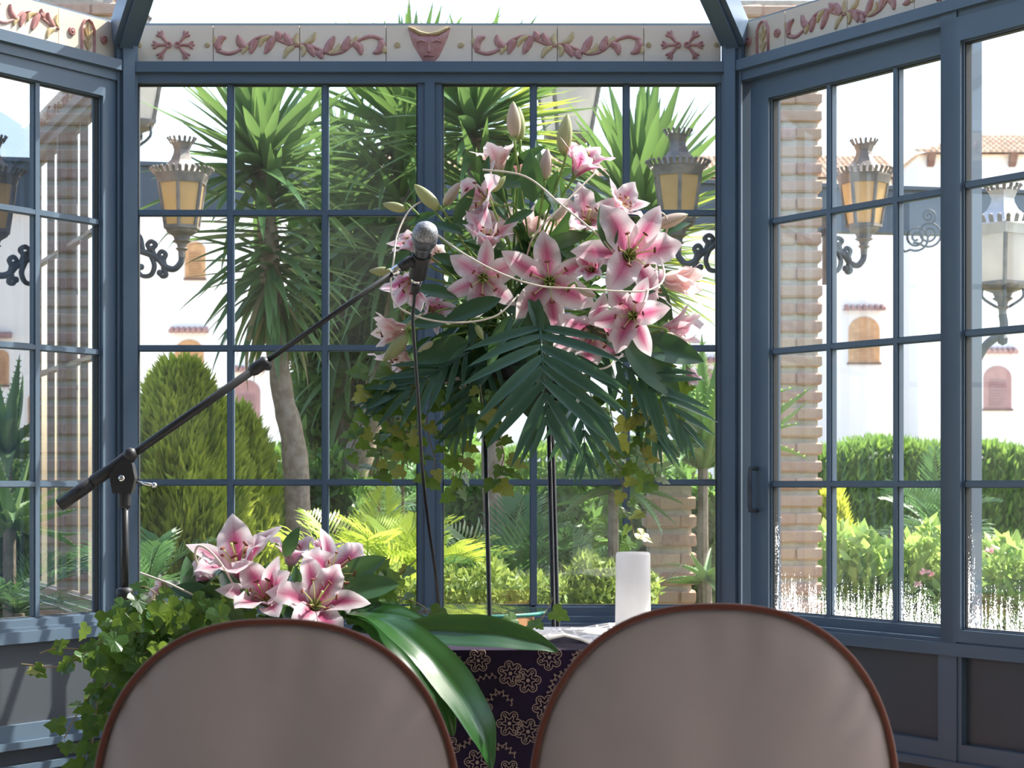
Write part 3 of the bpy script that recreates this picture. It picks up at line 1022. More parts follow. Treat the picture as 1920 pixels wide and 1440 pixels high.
def hedge(label, x0, x1, y, z, n, thick=.9):
    k = n
    face = rng.random(k)
    pos = np.empty((k, 3))
    pos[:, 0] = rng.uniform(x0, x1, k)
    top = face < .45
    pos[:, 1] = np.where(top, rng.uniform(y, y + thick, k), y + rng.normal(0, .05, k))
    pos[:, 2] = np.where(top, z - rng.random(k) * .06, rng.uniform(0, z, k))
    pos[:, 2] += .05 * np.sin(pos[:, 0] * 1.9) + .03 * np.sin(pos[:, 0] * 5.3)
    d = rng.normal(0, .5, (k, 3))
    d[:, 2] += 1.2
    d[:, 1] -= np.where(top, 0, .6)
    root = cloud('clipped_hedge', label, 'hedge', pos, d, rng.uniform(.08, .2, k), rng.uniform(.02, .045, k), M_HEDGE, ((x0 + x1) / 2, y, 0), 'clipped hedges across the garden')
    m = MB(); m.box((x0, y + .04, 0), (x1, y + thick, z - .05)); m.build('inner_branches', M_HEDGE, root)

hedge('long clipped green hedge below the white house at the right', 2.2, 7.2, 20, 1.44, 26000)
hedge('clipped green hedge behind the palms and the yucca trunks', -6.2, 2.0, 21, 1.42, 22000)

# brick pillars standing just outside the bay
def brick_mesh(w, d, h):
    m = MB()
    b = .006
    pts = []
    for z, i in ((-h / 2, b), (-h / 2 + b, 0), (h / 2 - b, 0), (h / 2, b)):
        for sx, sy in ((-1, -1), (1, -1), (1, 1), (-1, 1)):
            pts.append((sx * (w / 2 - i) + random.uniform(-.002, .002), sy * (d / 2 - i) + random.uniform(-.002, .002), z + random.uniform(-.002, .002)))
    fc = [(0, 3, 2, 1), (12, 13, 14, 15)]
    for l in range(3):
        for j in range(4):
            fc.append((l * 4 + j, l * 4 + (j + 1) % 4, l * 4 + 4 + (j + 1) % 4, l * 4 + 4 + j))
    m.add(pts, fc)
    return m.mesh('brick', M_BRICK)
BR_L = [brick_mesh(.245, .115, .045) for _ in range(4)]
BR_S = [brick_mesh(.105, .115, .045) for _ in range(3)]

def pillar(label, x0, y0, w, h, name='brick_pillar', cap=False, z0=0.0):
    root = empty(name, (x0 + w / 2, y0 + w / 2, z0), label, 'pillar', 'brick pillars outside the bay' if not cap else None)
    m = MB(); m.box((x0 + .012, y0 + .012, z0), (x0 + w - .012, y0 + w - .012, z0 + h)); m.build('mortar_core', M_MORTAR, root)
    n = int(h / .068)
    for r in range(n):
        z = z0 + .034 + r * .068
        for side in range(4):
            # each side: one long and one short brick, alternating
            long_first = (r + side) % 2 == 0
            off = 0.0
            seq = ((.245, BR_L), (.105, BR_S)) if long_first else ((.105, BR_S), (.245, BR_L))
            pos = 0.0
            for wd, lib in seq:
                wd2 = wd * w / .36
                u = pos + wd2 / 2 + .002
                pos += wd2 + .01 * w / .36
                jx = random.uniform(-.004, .004)
                if side == 0:
                    c, a = Vector((x0 + u, y0 + .055 + jx, z)), 0
                elif side == 1:
                    c, a = Vector((x0 + w - .055 + jx, y0 + u, z)), PI / 2
                elif side == 2:
                    c, a = Vector((x0 + w - u, y0 + w - .055 + jx, z)), PI
                else:
                    c, a = Vector((x0 + .055 + jx, y0 + w - u, z)), -PI / 2
                if side in (1, 3) and wd > .2 and not long_first:
                    pass
                put('brick', random.choice(lib), Matrix.Translation(c) @ Matrix.Rotation(a + random.uniform(-.012, .012), 4, 'Z') @ Matrix.Diagonal((w / .36, 1, 1, 1)), root)
    return root

PLX, PLY = (65 - 960) / F * 7.15, 7.15
pillar('brick pillar seen through the left side window', PLX, PLY, .30, 3.0)
PRX, PRY = (1540 - 960) / F * 7.45 - .33, 7.45
pillar('brick pillar seen through the right side window', PRX, PRY, .33, 3.0)
pillar('brick reflection in the pane, built as a low pier behind the white candle', (1212 - 960) / F * 6.9, 6.9, .175, 1.12, 'reflected_pier', True)  # stands in for bricks mirrored in the glass, built as a solid pier

# slate-blue steel beam of the pergola
m = MB()
A, B = Vector((-4.3, 9.31, 0)), Vector((5.32, 11.24, 0))
dv = B - A
m.obox(A + Vector((0, 0, 2.52)), dv, (-.012, .06, 0), (0, 0, .235))
m.obox(A + Vector((0, -.02, 2.745)), dv, (-.02, .10, 0), (0, 0, .02))
m.obox(A + Vector((0, -.02, 2.505)), dv, (-.02, .10, 0), (0, 0, .02))
pg = empty('pergola_beam', A + dv * .5 + Vector((0, 0, 2.5)), 'long slate-blue steel beam running behind the brick pillars', 'beam')
m.build('beam', M_BEAM, pg)
for t in (.02, .98):
    p = A + dv * t
    m = MB(); m.box((p.x - .05, p.y, 0), (p.x + .05, p.y + .1, 2.51)); m.build('post', M_BEAM, pg)

def spiral(cx_, cz, r, turns, a0, sgn, y):
    out = []
    n = int(18 * turns)
    for i in range(n + 1):
        t = i / n
        a = a0 + sgn * 2 * PI * turns * t
        rr = r * (1 - .86 * t)
        out.append(Vector((cx_ + rr * math.cos(a), y, cz + rr * math.sin(a))))
    return out
d = 10.2
m = MB()
c1, c2, c3 = P(1718, 446, d), P(1742, 438, d), P(1741, 405, d)
m.tube([P(1676, 440, d), P(1682, 458, d), P(1697, 472, d)] + spiral(c1.x, c1.z, .071, 2.2, -PI * .65, 1, d), .0065, 6)
m.tube([P(1712, 455, d)] + spiral(c2.x, c2.z, .074, 2.2, -PI * .75, 1, d), .0065, 6)
m.tube(spiral(c3.x, c3.z, .042, 1.8, -PI * .5, 1, d), .0065, 6)
tag(m.build('iron_scroll', M_IRON), 'wrought-iron double spiral hanging under the steel beam', 'ironwork')

# lanterns
def ring_teeth(mb, r, z, n, h, flare, t=.004):
    for j in range(n):
        a = 2 * PI * j / n
        ca, sa = math.cos(a), math.sin(a)
        w = 2 * PI * r / n * .30
        o = Vector((r * ca, r * sa, z))
        tx = Vector((-sa, ca, 0))
        up = Vector((ca * flare, sa * flare, h))
        mb.obox(o - tx * w, tx * 2 * w, up, Vector((ca, sa, 0)) * t)
        mb.lathe([(.0006, -w * .9), (w * .9, -w * .4), (w * .9, w * .4), (.0006, w * .9)], Matrix.Translation(o + up), 6)

def lantern(label, loc, s=1.0, n=6, glass=None, side=None, reach=.2, post=None, roofm=None, rot=0.0, group='street lanterns in the garden'):
    """loc is the centre of the glass foot; side -1/1: arm to a pillar on that side; post: height of a ground post"""
    glass = glass or M_AMBER
    base = loc.copy()
    root = empty('street_lantern', base, label, 'lantern', group)
    T = Matrix.Translation(loc) @ Matrix.Rotation(rot, 4, 'Z') @ Matrix.Scale(s, 4)
    ca = math.cos(PI / n)
    r0, r1, h = .060 / ca * .95, .084 / ca * .95, .162
    for j in range(n):
        a0, a1 = 2 * PI * (j - .5) / n, 2 * PI * (j + .5) / n
        q = [(r0 * math.cos(a0), r0 * math.sin(a0), 0), (r0 * math.cos(a1), r0 * math.sin(a1), 0), (r1 * math.cos(a1), r1 * math.sin(a1), h), (r1 * math.cos(a0), r1 * math.sin(a0), h)]
        m = MB(); m.add([T @ Vector(p) for p in q], [(0, 1, 2, 3)]); m.build('lantern_pane', glass, root)
    m = MB()
    for j in range(n):
        a0 = 2 * PI * (j - .5) / n
        c, s_ = math.cos(a0), math.sin(a0)
        m.tube([T @ Vector((r0 * c, r0 * s_, 0)), T @ Vector((r1 * c, r1 * s_, h))], .0075 * s, 6)
    m.lathe([(r0 * .5, -.010), (r0 * 1.1, -.010), (r0 * 1.12, .002), (r0 * 1.0, .004)], T, n, roll=PI / n)
    m.build('lantern_cage', M_LAMPMET, root)
    m = MB()
    m.lathe([(r1 * 1.0, h), (r1 * 1.06, h), (r1 * 1.17, h + .032), (r1 * 1.17, h + .038), (r1 * .98, h + .042), (r1 * .70, h + .070), (r1 * .48, h + .090), (r1 * .36, h + .115), (r1 * .34, h + .130), (r1 * .46, h + .158), (r1 * .40, h + .158)], T, n if n > 4 else 4, roll=PI / n)
    m.build('lantern_roof', roofm or M_LAMPMET, root)
    m = MB()
    ring_teeth(m, r1 * 1.13, h + .034, 30, .022, .014, .003)
    m.v = [tuple(T @ Vector(p)) for p in m.v]
    m.build('rim_frill', M_LAMPMET, root)
    m = MB()
    ring_teeth(m, r1 * .45, h + .155, 16, .020, .012, .003)
    m.v = [tuple(T @ Vector(p)) for p in m.v]
    m.build('crown_frill', M_LAMPMET, root)
    m = MB()
    m.lathe([(r0 * .95, -.008), (r0 * .86, -.022), (.034, -.036), (.028, -.050), (.036, -.056), (.020, -.066), (.016, -.078), (.024, -.084), (.014, -.094), (.013, -.118)], T, 12)
    m.build('turned_foot', M_LAMPMET, root)
    if side:
        z0 = -.118
        y = 0
        m = MB()
        pts = spline([Vector((0, y, z0)), Vector((side * .006, y, z0 - .022)), Vector((side * .030, y, z0 - .044)), Vector((side * .062, y, z0 - .036)), Vector((side * .085, y, z0 - .010)), Vector((side * .120, y, z0 + .012)), Vector((side * reach, y, z0 + .045))], 5)
        m.tube([T @ p for p in pts], [.012 * s] * len(pts), 8)
        for q in ([(.062, -.04), (.070, -.010), (.062, .012), (.076, .024), (.088, .012), (.082, -.002)],
                  [(.10, -.002), (.112, .03), (.100, .050), (.118, .062), (.132, .048), (.122, .034)],
                  [(.072, -.036), (.060, -.066), (.076, -.072), (.084, -.058)],
                  [(.12, .012), (.105, -.03), (.118, -.066), (.150, -.070), (.168, -.048), (.156, -.036)],
                  [(.15, .03), (.160, .078), (.180, .090), (.192, .074)]):
            sp = spline([Vector((side * a, 0, z0 + b)) for a, b in q], 5)
            k = len(sp)
            m.tube([T @ p for p in sp], [s * (.011 - .003 * i / k) for i in range(k)], 6)
            m.lathe([(.0008, -.013), (.010, -.009), (.013, 0), (.010, .009), (.0008, .013)], T @ Matrix.Translation(sp[-1]), 8)
        m.build('scroll_bracket', M_IRON, root)
        m = MB()
        e = T @ Vector((side * reach, 0, z0))
        m.box((e.x - .012, e.y - .05, e.z - .12), (e.x + .012, e.y + .05, e.z + .16)); m.build('wall_plate', M_IRON, root)
    if post is not None:
        m = MB()
        for j in range(4):
            a = PI / 4 + j * PI / 2
            c, s_ = math.cos(a), math.sin(a)
            sp = spline([Vector((r0 * .8 * c, r0 * .8 * s_, -.008)), Vector((r0 * .85 * c, r0 * .85 * s_, -.05)), Vector((.02 * c, .02 * s_, -.085))], 4)
            m.tube([T @ p for p in sp], .005 * s, 6)
        m.build('cradle', M_IRON, root)
        m = MB()
        bx, by, bz = post
        foot = T @ Vector((0, 0, -.11))
        if abs(bx - foot.x) > .02:
            pts = spline([foot, foot + Vector((0, 0, -.07)), Vector(((bx + foot.x) / 2, (by + foot.y) / 2, foot.z - .14)), Vector((bx, by, foot.z - .30))], 5)
            m.tube(pts, .018, 8)
            m.lathe([(.0008, -.03), (.02, -.02), (.022, 0), (.012, .02)], Matrix.Translation(foot + Vector((.0, 0, -.10))), 8)
            m.tube([(bx, by, foot.z + .02), (bx, by, 0)], .03, 10)
        else:
            m.tube([foot, (foot.x, foot.y, foot.z - .1), (foot.x, foot.y, foot.z - .12), (foot.x, foot.y, .9), (foot.x, foot.y, .85), (foot.x, foot.y, 0)], [.022, .028, .040, .042, .062, .070], 12)
        m.build('lamp_post', M_BEAM if abs(bx - foot.x) <= .02 else M_IRON, root)
    return root

lantern('amber lantern on a scroll arm left of the yucca crown', P(341, 425, 7.33), 1.0, 6, side=-1, reach=.225)
lantern('amber lantern on a scroll arm right of the lily bouquet', P(1271, 413, 7.63), 1.06, 6, side=1, reach=.155)
lantern('amber lantern with frilled crown behind the right side window', P(1620, 422, 7.63), 1.0, 6, side=-1, reach=.165, rot=.35)
lantern('lantern cut by the left edge of the picture', P(-16, 432, 7.33), 1.06, 6, side=1, reach=.17, rot=.2)
lantern('square pale lantern with roof painted sunlit at the right edge', P(1880, 530, 8.0), 1.20, 4, M_PALE, post=(P(1812, 600, 8.0).x, 8.02, 0), roofm=M_ROOFLIT, rot=.62)
p = P(246, 228, 11.6)
lantern('tall post lamp at the left end of the middle window', p, 1.86, 4, M_PALE, post=(p.x, p.y, 0), rot=.5)
p = P(1066, 252, 11.9)
lantern('tall post lamp above the lily bouquet', p, 1.92, 4, M_PALE, post=(p.x, p.y, 0), rot=.3)

# ------------------------------------------------------------------ garden plants
def blade_mesh(name, L, W, droop, mat, nv=9, fold=.35, base=.45, peak=.35):
    m = MB()
    def fn(u, v):
        w = W * (base + (1 - base) * min(1, v / peak)) * (1 - max(0, (v - peak) / (1 - peak)) ** 1.6)
        a = droop * v * v
        x = L * (v - droop * droop * v ** 3 * .25)
        z = -L * a * .6
        q = (u - .5)
        return Vector((x, q * w, z + abs(q) * w * fold))
    m.grid(fn, 2, nv)
    return m.mesh(name, mat, True)

YL = [blade_mesh('leaf', 1.0, .105, dr, M_YUCCA) for dr in (.02, .08, .2, .4)]
YLD = [blade_mesh('leaf', 1.0, .088, dr, M_YUCCASHADE) for dr in (.02, .12, .3, .6)]
M_YUCCALIT = leafmat('sunlit_yucca_leaf', (0.20, 0.32, 0.05), (0.38, 0.46, 0.08), 0.40, 0.33, tcol=(0.70, 0.75, 0.12))  # lit copy of the yucca leaf: sunshine painted in as brighter yellow-green
YLB = [blade_mesh('leaf', 1.0, .08, dr, M_YUCCALIT) for dr in (.02, .08, .15, .25)]
YLX = [blade_mesh('leaf', 1.0, .05, dr, M_DRY) for dr in (.5, 1.0)]

def rosette(root, c, L, n, lib, lo=-40, hi=85, axis=Vector((0, 0, 1)), stemlen=.12, az=None, dry=0):
    axis = axis.normalized()
    for i in range(n):
        t = (i + .5) / n
        el = math.radians(lo + (hi - lo) * (t ** .8) + random.uniform(-8, 8))
        a = i * 2.39996 + random.uniform(-.25, .25)
        if az is not None:
            a = az[0] + (az[1] - az[0]) * ((i * .618034) % 1.0)
        dl = Vector((math.cos(a) * math.cos(el), math.sin(a) * math.cos(el), math.sin(el)))
        q = Vector((0, 0, 1)).rotation_difference(axis)
        dl = q @ dl
        l = L * random.uniform(.72, 1.08) * (.8 + .2 * math.cos(el))
        b = c + axis * stemlen * (t - .5)
        k = 3 - int(min(3.99, max(0, (el + .7) / 2.1 * 4)))
        me = lib[max(0, min(3, k + random.choice((-1, 0, 0, 1))))]
        if i < dry:
            me = random.choice(YLX)
        up = Vector((0, 0, 1)) if abs(dl.z) < .96 else Vector((0, -1, 0))
        put('leaf', me, frame_x(b, dl, up + Vector((random.uniform(-.3, .3), random.uniform(-.3, .3), 0)), l), root)

def trunk(root, pts, rs):
    sp = spline(pts, 6)
    n = len(sp)
    rr = []
    for i in range(n):
        t = i / (n - 1) * (len(rs) - 1)
        k = min(int(t), len(rs) - 2)
        rr.append((rs[k] + (rs[k + 1] - rs[k]) * (t - k)) * (1 + .06 * math.sin(i * 2.1)))
    m = MB(); m.tube(sp, rr, 10); m.build('trunk', M_BARK, root, True)

def ground(px, d):
    p = P(px, 908, d); p.z = 0
    return p

# the tall yucca in the left half of the window
d = 7.9
y1 = empty('yucca_tree', ground(560, d), 'tall yucca with bare grey trunk and two leaf crowns behind the left panes', 'yucca')
trunk(y1, [ground(566, d), P(556, 900, d), P(530, 740, d), P(515, 610, d), P(505, 470, d), P(492, 320, d)], [.066, .054, .045, .043, .043, .04])
rosette(y1, P(490, 300, d), .58, 120, YL, -35, 88)
rosette(y1, P(508, 440, d), .50, 90, YL, -60, 45, stemlen=.45, dry=8)
rosette(y1, P(510, 520, d), .44, 40, YL, -65, 25, stemlen=.2)
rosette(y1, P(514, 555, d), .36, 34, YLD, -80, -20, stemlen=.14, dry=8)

d = 8.9
y2 = empty('yucca_tree', ground(690, d), 'leaning yucca with a dense dark crown behind the middle mullion', 'yucca')
trunk(y2, [ground(610, d), P(640, 960, d), P(672, 860, d), P(705, 740, d), P(745, 560, d), P(770, 330, d)], [.09, .08, .07, .06, .05, .045])
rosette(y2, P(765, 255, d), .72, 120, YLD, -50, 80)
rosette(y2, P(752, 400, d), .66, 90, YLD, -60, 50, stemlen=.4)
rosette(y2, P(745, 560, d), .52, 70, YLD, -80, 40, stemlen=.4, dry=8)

d = 9.3
y2b = empty('yucca_tree', ground(640, d), 'shorter dark yucca behind the microphone boom', 'yucca')
trunk(y2b, [ground(650, d), P(650, 860, d), P(645, 700, d), P(640, 420, d)], [.07, .06, .05, .045])
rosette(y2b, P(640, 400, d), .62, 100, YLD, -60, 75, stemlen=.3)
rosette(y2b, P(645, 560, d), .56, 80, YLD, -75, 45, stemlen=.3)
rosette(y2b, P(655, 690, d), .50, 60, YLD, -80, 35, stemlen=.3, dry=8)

d = 8.2
y3 = empty('yucca_tree', ground(905, d), 'yucca with sunlit yellow-green leaves above the bouquet', 'yucca')
trunk(y3, [ground(930, d), P(925, 900, d), P(915, 700, d), P(900, 450, d), P(890, 260, d)], [.06, .05, .045, .04, .04])
rosette(y3, P(890, 240, d), .56, 110, YL, -30, 60)
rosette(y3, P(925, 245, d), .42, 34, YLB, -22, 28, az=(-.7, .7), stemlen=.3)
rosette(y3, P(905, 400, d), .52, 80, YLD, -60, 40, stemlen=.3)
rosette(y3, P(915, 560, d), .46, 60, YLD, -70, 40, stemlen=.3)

d = 8.5
y4 = empty('yucca_tree', ground(1215, d), 'young yucca with upright pale leaves between bouquet and lantern', 'yucca')
trunk(y4, [ground(1225, d), P(1220, 800, d), P(1208, 600, d), P(1200, 400, d)], [.06, .055, .05, .04])
rosette(y4, P(1200, 390, d), .66, 84, YL, 0, 88)
rosette(y4, P(1205, 500, d), .48, 60, YL, -45, 35, stemlen=.35)
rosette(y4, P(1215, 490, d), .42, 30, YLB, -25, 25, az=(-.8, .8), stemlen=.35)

# thujas
def thuja(label, px, d, ytop, wpx, n, mat=None, twin=None):
    k = d / F
    x = (px - 960) * k
    zt = EYE + (908 - ytop) * k
    R = wpx * k / 2
    t = rng.random(n) ** .75
    z = zt * (1 - t) * .98
    prof = R * np.sin(np.clip(t * 1.15, 0, 1) * PI / 2) ** .5
    a = rng.uniform(0, 2 * PI, n)
    lump = 1 + .16 * np.sin(a * 4 + z * 6) + .10 * np.sin(a * 9 - z * 11)
    rr = prof * lump * (1 - .30 * rng.random(n) ** 2)
    pos = np.stack([x + rr * np.cos(a), d + rr * np.sin(a), z], axis=1)
    dr = np.stack([np.cos(a) * .55, np.sin(a) * .55, np.full(n, 1.0)], axis=1) + rng.normal(0, .25, (n, 3))
    root = cloud('thuja_shrub', label, 'conifer', pos, dr, rng.uniform(.05, .10, n), rng.uniform(.014, .03, n), mat or M_THUJA, (x, d, 0), 'thujas in the garden')
    m = MB(); m.tube([(x, d, 0), (x, d, zt * .8)], [R * .22, .01], 8); m.build('stem', M_BARK, root)
    m = MB(); m.lathe([(R * .62, .0), (R * .66, zt * .3), (R * .45, zt * .65), (.01, zt * .92)], Matrix.Translation((x, d, 0)), 14); m.build('inner_branches', M_THUJA, root, True)
thuja('tall golden thuja with pointed top at the left of the middle window', 338, 7.9, 676, 270, 34000)
thuja('rounder thuja behind the tall one beside the yucca trunk', 435, 8.6, 760, 210, 20000)
M_LIME = leafmat('lime_thuja_spray', (0.40, 0.48, 0.04), (0.60, 0.62, 0.08), 0.4, 0.6, use_island=True)
thuja('small lime-yellow thuja below the hedge beside the right pillar', 1560, 9.5, 925, 90, 7000, M_LIME)

# aloes and agaves with toothed leaves
def aloe_mesh(L, W, curve):
    m = MB()
    nv = 12
    def fn(u, v):
        w = W * (1 - v ** 1.5) * (1 if v > .05 else .9) + .001
        q = (u - .5) * 2
        x = L * (math.sin(curve * v) / curve if abs(curve) > .01 else v)
        z = L * ((1 - math.cos(curve * v)) / curve if abs(curve) > .01 else 0)
        return Vector((x, q * w / 2, z + q * q * w * .35))
    m.grid(fn, 4, nv)
    m.grid(lambda u, v: fn(u, v) - Vector((0, 0, W * .25 * (1 - (2 * u - 1) ** 2) * (1 - v))), 4, nv)
    for i in range(16):
        for u in (0, 1):
            v = (i + .5) / 17
            p = fn(u, v); p2 = fn(u, v + .022); q = (p + p2) / 2 + Vector((L * .012, (1 if u else -1) * W * .13, W * .05))
            m.add([p, p2, q], [(0, 1, 2)])
    return m.mesh('leaf', M_ALOE, True)
AL = [aloe_mesh(1, .18, c) for c in (.15, .5, -.5, -1.0)]
def aloe(label, px, py, d, L, n, lo, hi, name='aloe_plant', az=None):
    c = P(px, py, d)
    root = empty(name, Vector((c.x, c.y, 0)), label, 'aloe', 'toothed aloes in the garden')
    if c.z > .1:
        m = MB(); m.tube([(c.x, c.y, 0), c], [.024, .018], 8); m.build('stem', M_BARK, root)
    for i in range(n):
        t = (i + .5) / n
        el = math.radians(lo + (hi - lo) * t + random.uniform(-6, 6))
        a = i * 2.39996 + random.uniform(-.2, .2)
        dl = Vector((math.cos(a) * math.cos(el), math.sin(a) * math.cos(el), math.sin(el)))
        put('leaf', random.choice(AL), frame_x(c, dl, Vector((0, 0, 1)) if abs(dl.z) < .95 else Vector((0, -1, 0)), L * random.uniform(.75, 1.05)), root)
aloe('tall aloe with toothed leaves right of the bouquet against the post', 1318, 872, 6.8, .50, 40, 15, 80)
aloe('spreading aloe with pale toothed leaves behind the bouquet rods', 1150, 915, 6.75, .34, 30, -20, 70)
aloe('drooping aloe beside the reflected brick pier at the right', 1325, 1090, 6.6, .20, 12, -20, 60)
aloe('aloe at the left edge beside the brick pillar', 15, 850, 7.8, .42, 22, -5, 85)
aloe('low aloe at the foot of the left brick pillar', 20, 985, 6.55, .32, 18, -20, 75)

# feather palms
def frond_mesh(L, nl, ll, lw, arch, mat, name='frond', V=.5):
    m = MB()
    def sp(v):
        return Vector((L * (math.sin(arch * v) / arch), 0, L * ((math.cos(arch * v) - 1) / arch)))
    m.tube([sp(i / 10) for i in range(11)], [.012 * L * (1.1 - i / 10) for i in range(11)], 5)
    for i in range(nl):
        v = .15 + .85 * i / (nl - 1)
        p = sp(v)
        tg = (sp(min(1, v + .02)) - sp(v - .02)).normalized()
        up = Vector((0, 1, 0)).cross(tg) * -1
        for sgn in (-1, 1):
            dl = (tg * (.55 + .35 * v) + Vector((0, sgn, 0)) * (1 - .25 * v) + up * V * random.uniform(.6, 1.2)).normalized()
            l = ll * math.sin(PI * (.18 + .75 * v)) * random.uniform(.9, 1.1)
            wv = dl.cross(Vector((0, 0, 1)))
            wv = wv.normalized() if wv.length > .01 else Vector((1, 0, 0))
            a, b, c = p, p + dl * l * .4, p + dl * l * .78 + Vector((0, 0, -l * .05))
            e = p + dl * l + Vector((0, 0, -l * .18))
            m.add([a, b - wv * lw, b + wv * lw, c - wv * lw * .7, c + wv * lw * .7, e], [(0, 1, 2), (1, 3, 4, 2), (3, 5, 4)])
    return m.mesh(name, mat)
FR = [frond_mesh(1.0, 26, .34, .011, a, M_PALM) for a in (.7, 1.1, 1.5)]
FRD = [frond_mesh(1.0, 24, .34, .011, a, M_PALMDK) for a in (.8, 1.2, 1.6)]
def feather_palm(label, px, py, d, L, n, lo, hi, lib, group='feather palms below the window'):
    c = P(px, py, d)
    c.z = max(0.05, c.z)
    root = empty('feather_palm', Vector((c.x, c.y, 0)), label, 'palm', group)
    m = MB(); m.tube([(c.x, c.y, 0), c], [.05, .03], 8); m.build('stem', M_BARK, root)
    for i in range(n):
        t = (i + .5) / n
        el = math.radians(lo + (hi - lo) * t + random.uniform(-8, 8))
        a = i * 2.39996 + random.uniform(-.3, .3)
        dl = Vector((math.cos(a) * math.cos(el), math.sin(a) * math.cos(el), math.sin(el)))
        put('frond', random.choice(lib), frame_x(c, dl, Vector((0, 0, 1)) if abs(dl.z) < .97 else Vector((0, -1, 0)), L * random.uniform(.75, 1.1)), root)
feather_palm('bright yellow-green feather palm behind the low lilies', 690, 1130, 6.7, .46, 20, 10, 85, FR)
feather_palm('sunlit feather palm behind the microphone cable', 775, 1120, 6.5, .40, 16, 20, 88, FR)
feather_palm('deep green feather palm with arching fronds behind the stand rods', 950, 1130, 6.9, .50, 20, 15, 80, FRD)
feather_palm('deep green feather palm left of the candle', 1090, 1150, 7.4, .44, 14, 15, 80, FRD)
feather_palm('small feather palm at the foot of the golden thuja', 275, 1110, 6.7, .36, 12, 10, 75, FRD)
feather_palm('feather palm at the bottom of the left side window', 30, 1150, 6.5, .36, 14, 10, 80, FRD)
feather_palm('feather palm behind the yucca trunks', 800, 960, 10.5, .62, 18, -5, 80, FRD)
feather_palm('feather palm below the hedge at the far right', 1760, 1010, 10.5, .50, 16, 0, 80, FRD)

# small-leaved bushes
def bush(label, px0, px1, y0, y1, d, n, L, W, mat, name='leafy_bush', cat='bush', depth=.35, flowers=()):
    k = d / F
    xa, xb = (px0 - 960) * k, (px1 - 960) * k
    zt = EYE + (908 - y0) * k
    zb = max(0, EYE + (908 - y1) * k)
    pos = np.empty((n, 3))
    pos[:, 0] = rng.uniform(xa, xb, n)
    top = zt - .10 * (zt - zb) * (1 + np.sin(pos[:, 0] * 17) * .6 + np.sin(pos[:, 0] * 41 + 1) * .4)
    pos[:, 2] = zb + (top - zb) * rng.random(n) ** .7
    pos[:, 1] = d + rng.uniform(-depth / 2, depth / 2, n)
    dr = rng.normal(0, .8, (n, 3)); dr[:, 2] += .7
    root = cloud(name, label, cat, pos, dr, rng.uniform(.7, 1.2, n) * L, rng.uniform(.7, 1.2, n) * W, mat, ((xa + xb) / 2, d, 0))
    m = MB()
    for i in range(9):
        x = xa + (xb - xa) * (i + .5) / 9
        m.tube([(x, d, 0), (x + random.uniform(-.06, .06), d, zb + (zt - zb) * .5), (x + random.uniform(-.12, .12), d, zt * .97)], [.010, .007, .003], 5)
    m.build('branches', M_BARK, root)
    for fx, fy, fr in flowers:
        m = MB()
        c = P(fx, fy, d - depth * .55)
        for j in range(14):
            a, b = random.uniform(0, 2 * PI), random.uniform(-.2, 1.2)
            dl = Vector((math.cos(a) * math.cos(b), math.sin(a) * math.cos(b), math.sin(b)))
            s_ = dl.orthogonal().normalized() * fr * .35
            m.add([c, c + dl * fr * .7 + s_, c + dl * fr * 1.05, c + dl * fr * .7 - s_], [(0, 1, 2, 3)])
        m.build('blossom', M_PINKFL, root)
    return root
bush('low pale-green boxwood edging under the middle window', 690, 1060, 1052, 1250, 6.35, 5200, .034, .018, M_BOX)
bush('pale-green boxwood edging left of the candle', 1060, 1230, 1040, 1250, 6.45, 3000, .036, .018, M_BOX)
bush('rose bush with pink blossoms below the right hedge', 1545, 1800, 985, 1300, 8.0, 3800, .075, .040, M_ROSEBUSH, 'rose_bush', 'rose bush', .5, [(1735, 1075, .025), (1722, 1098, .022), (1748, 1080, .02)])
bush('rose bush at the right edge of the picture', 1810, 2000, 1010, 1300, 8.2, 2600, .075, .040, M_ROSEBUSH, 'rose_bush', 'rose bush', .5, [(1856, 1034, .022)])
bush('dark leafy shrub between thuja and leaning yucca', 520, 680, 850, 1200, 8.9, 5200, .07, .034, M_GRASS)
bush('dark leafy shrub behind the bouquet rods', 820, 1110, 880, 1200, 8.4, 5200, .08, .030, M_GRASS)
bush('leafy shrub behind the reflected brick pier', 1180, 1370, 870, 1200, 8.15, 4200, .07, .03, M_GRASS)
bush('leafy shrub low beside the left brick pillar', -60, 80, 930, 1200, 8.2, 3000, .07, .03, M_GRASS)
bush('dark climbing foliage between the two yucca trunks', 560, 880, 360, 880, 9.45, 9000, .12, .055, M_GRASS, depth=.4)

# ------------------------------------------------------------------ table, cloth, lace, candle
TZ, TY0, TY1, TX0, TX1 = .79, 3.87, 4.42, -.69, .66
tb = empty('table', ((TX0 + TX1) / 2, (TY0 + TY1) / 2, 0), 'narrow table hidden under the embroidered purple cloth', 'table')
m = MB(); m.box((TX0 + .01, TY0 + .012, TZ - .034), (TX1 - .01, TY1 - .01, TZ - .006)); m.build('table_top', M_WOOD, tb)
for x in (TX0 + .06, TX1 - .06):
    for y in (TY0 + .06, TY1 - .06):
        m = MB(); m.box((x - .025, y - .025, 0), (x + .025, y + .025, TZ - .034)); m.build('leg', M_WOOD, tb)

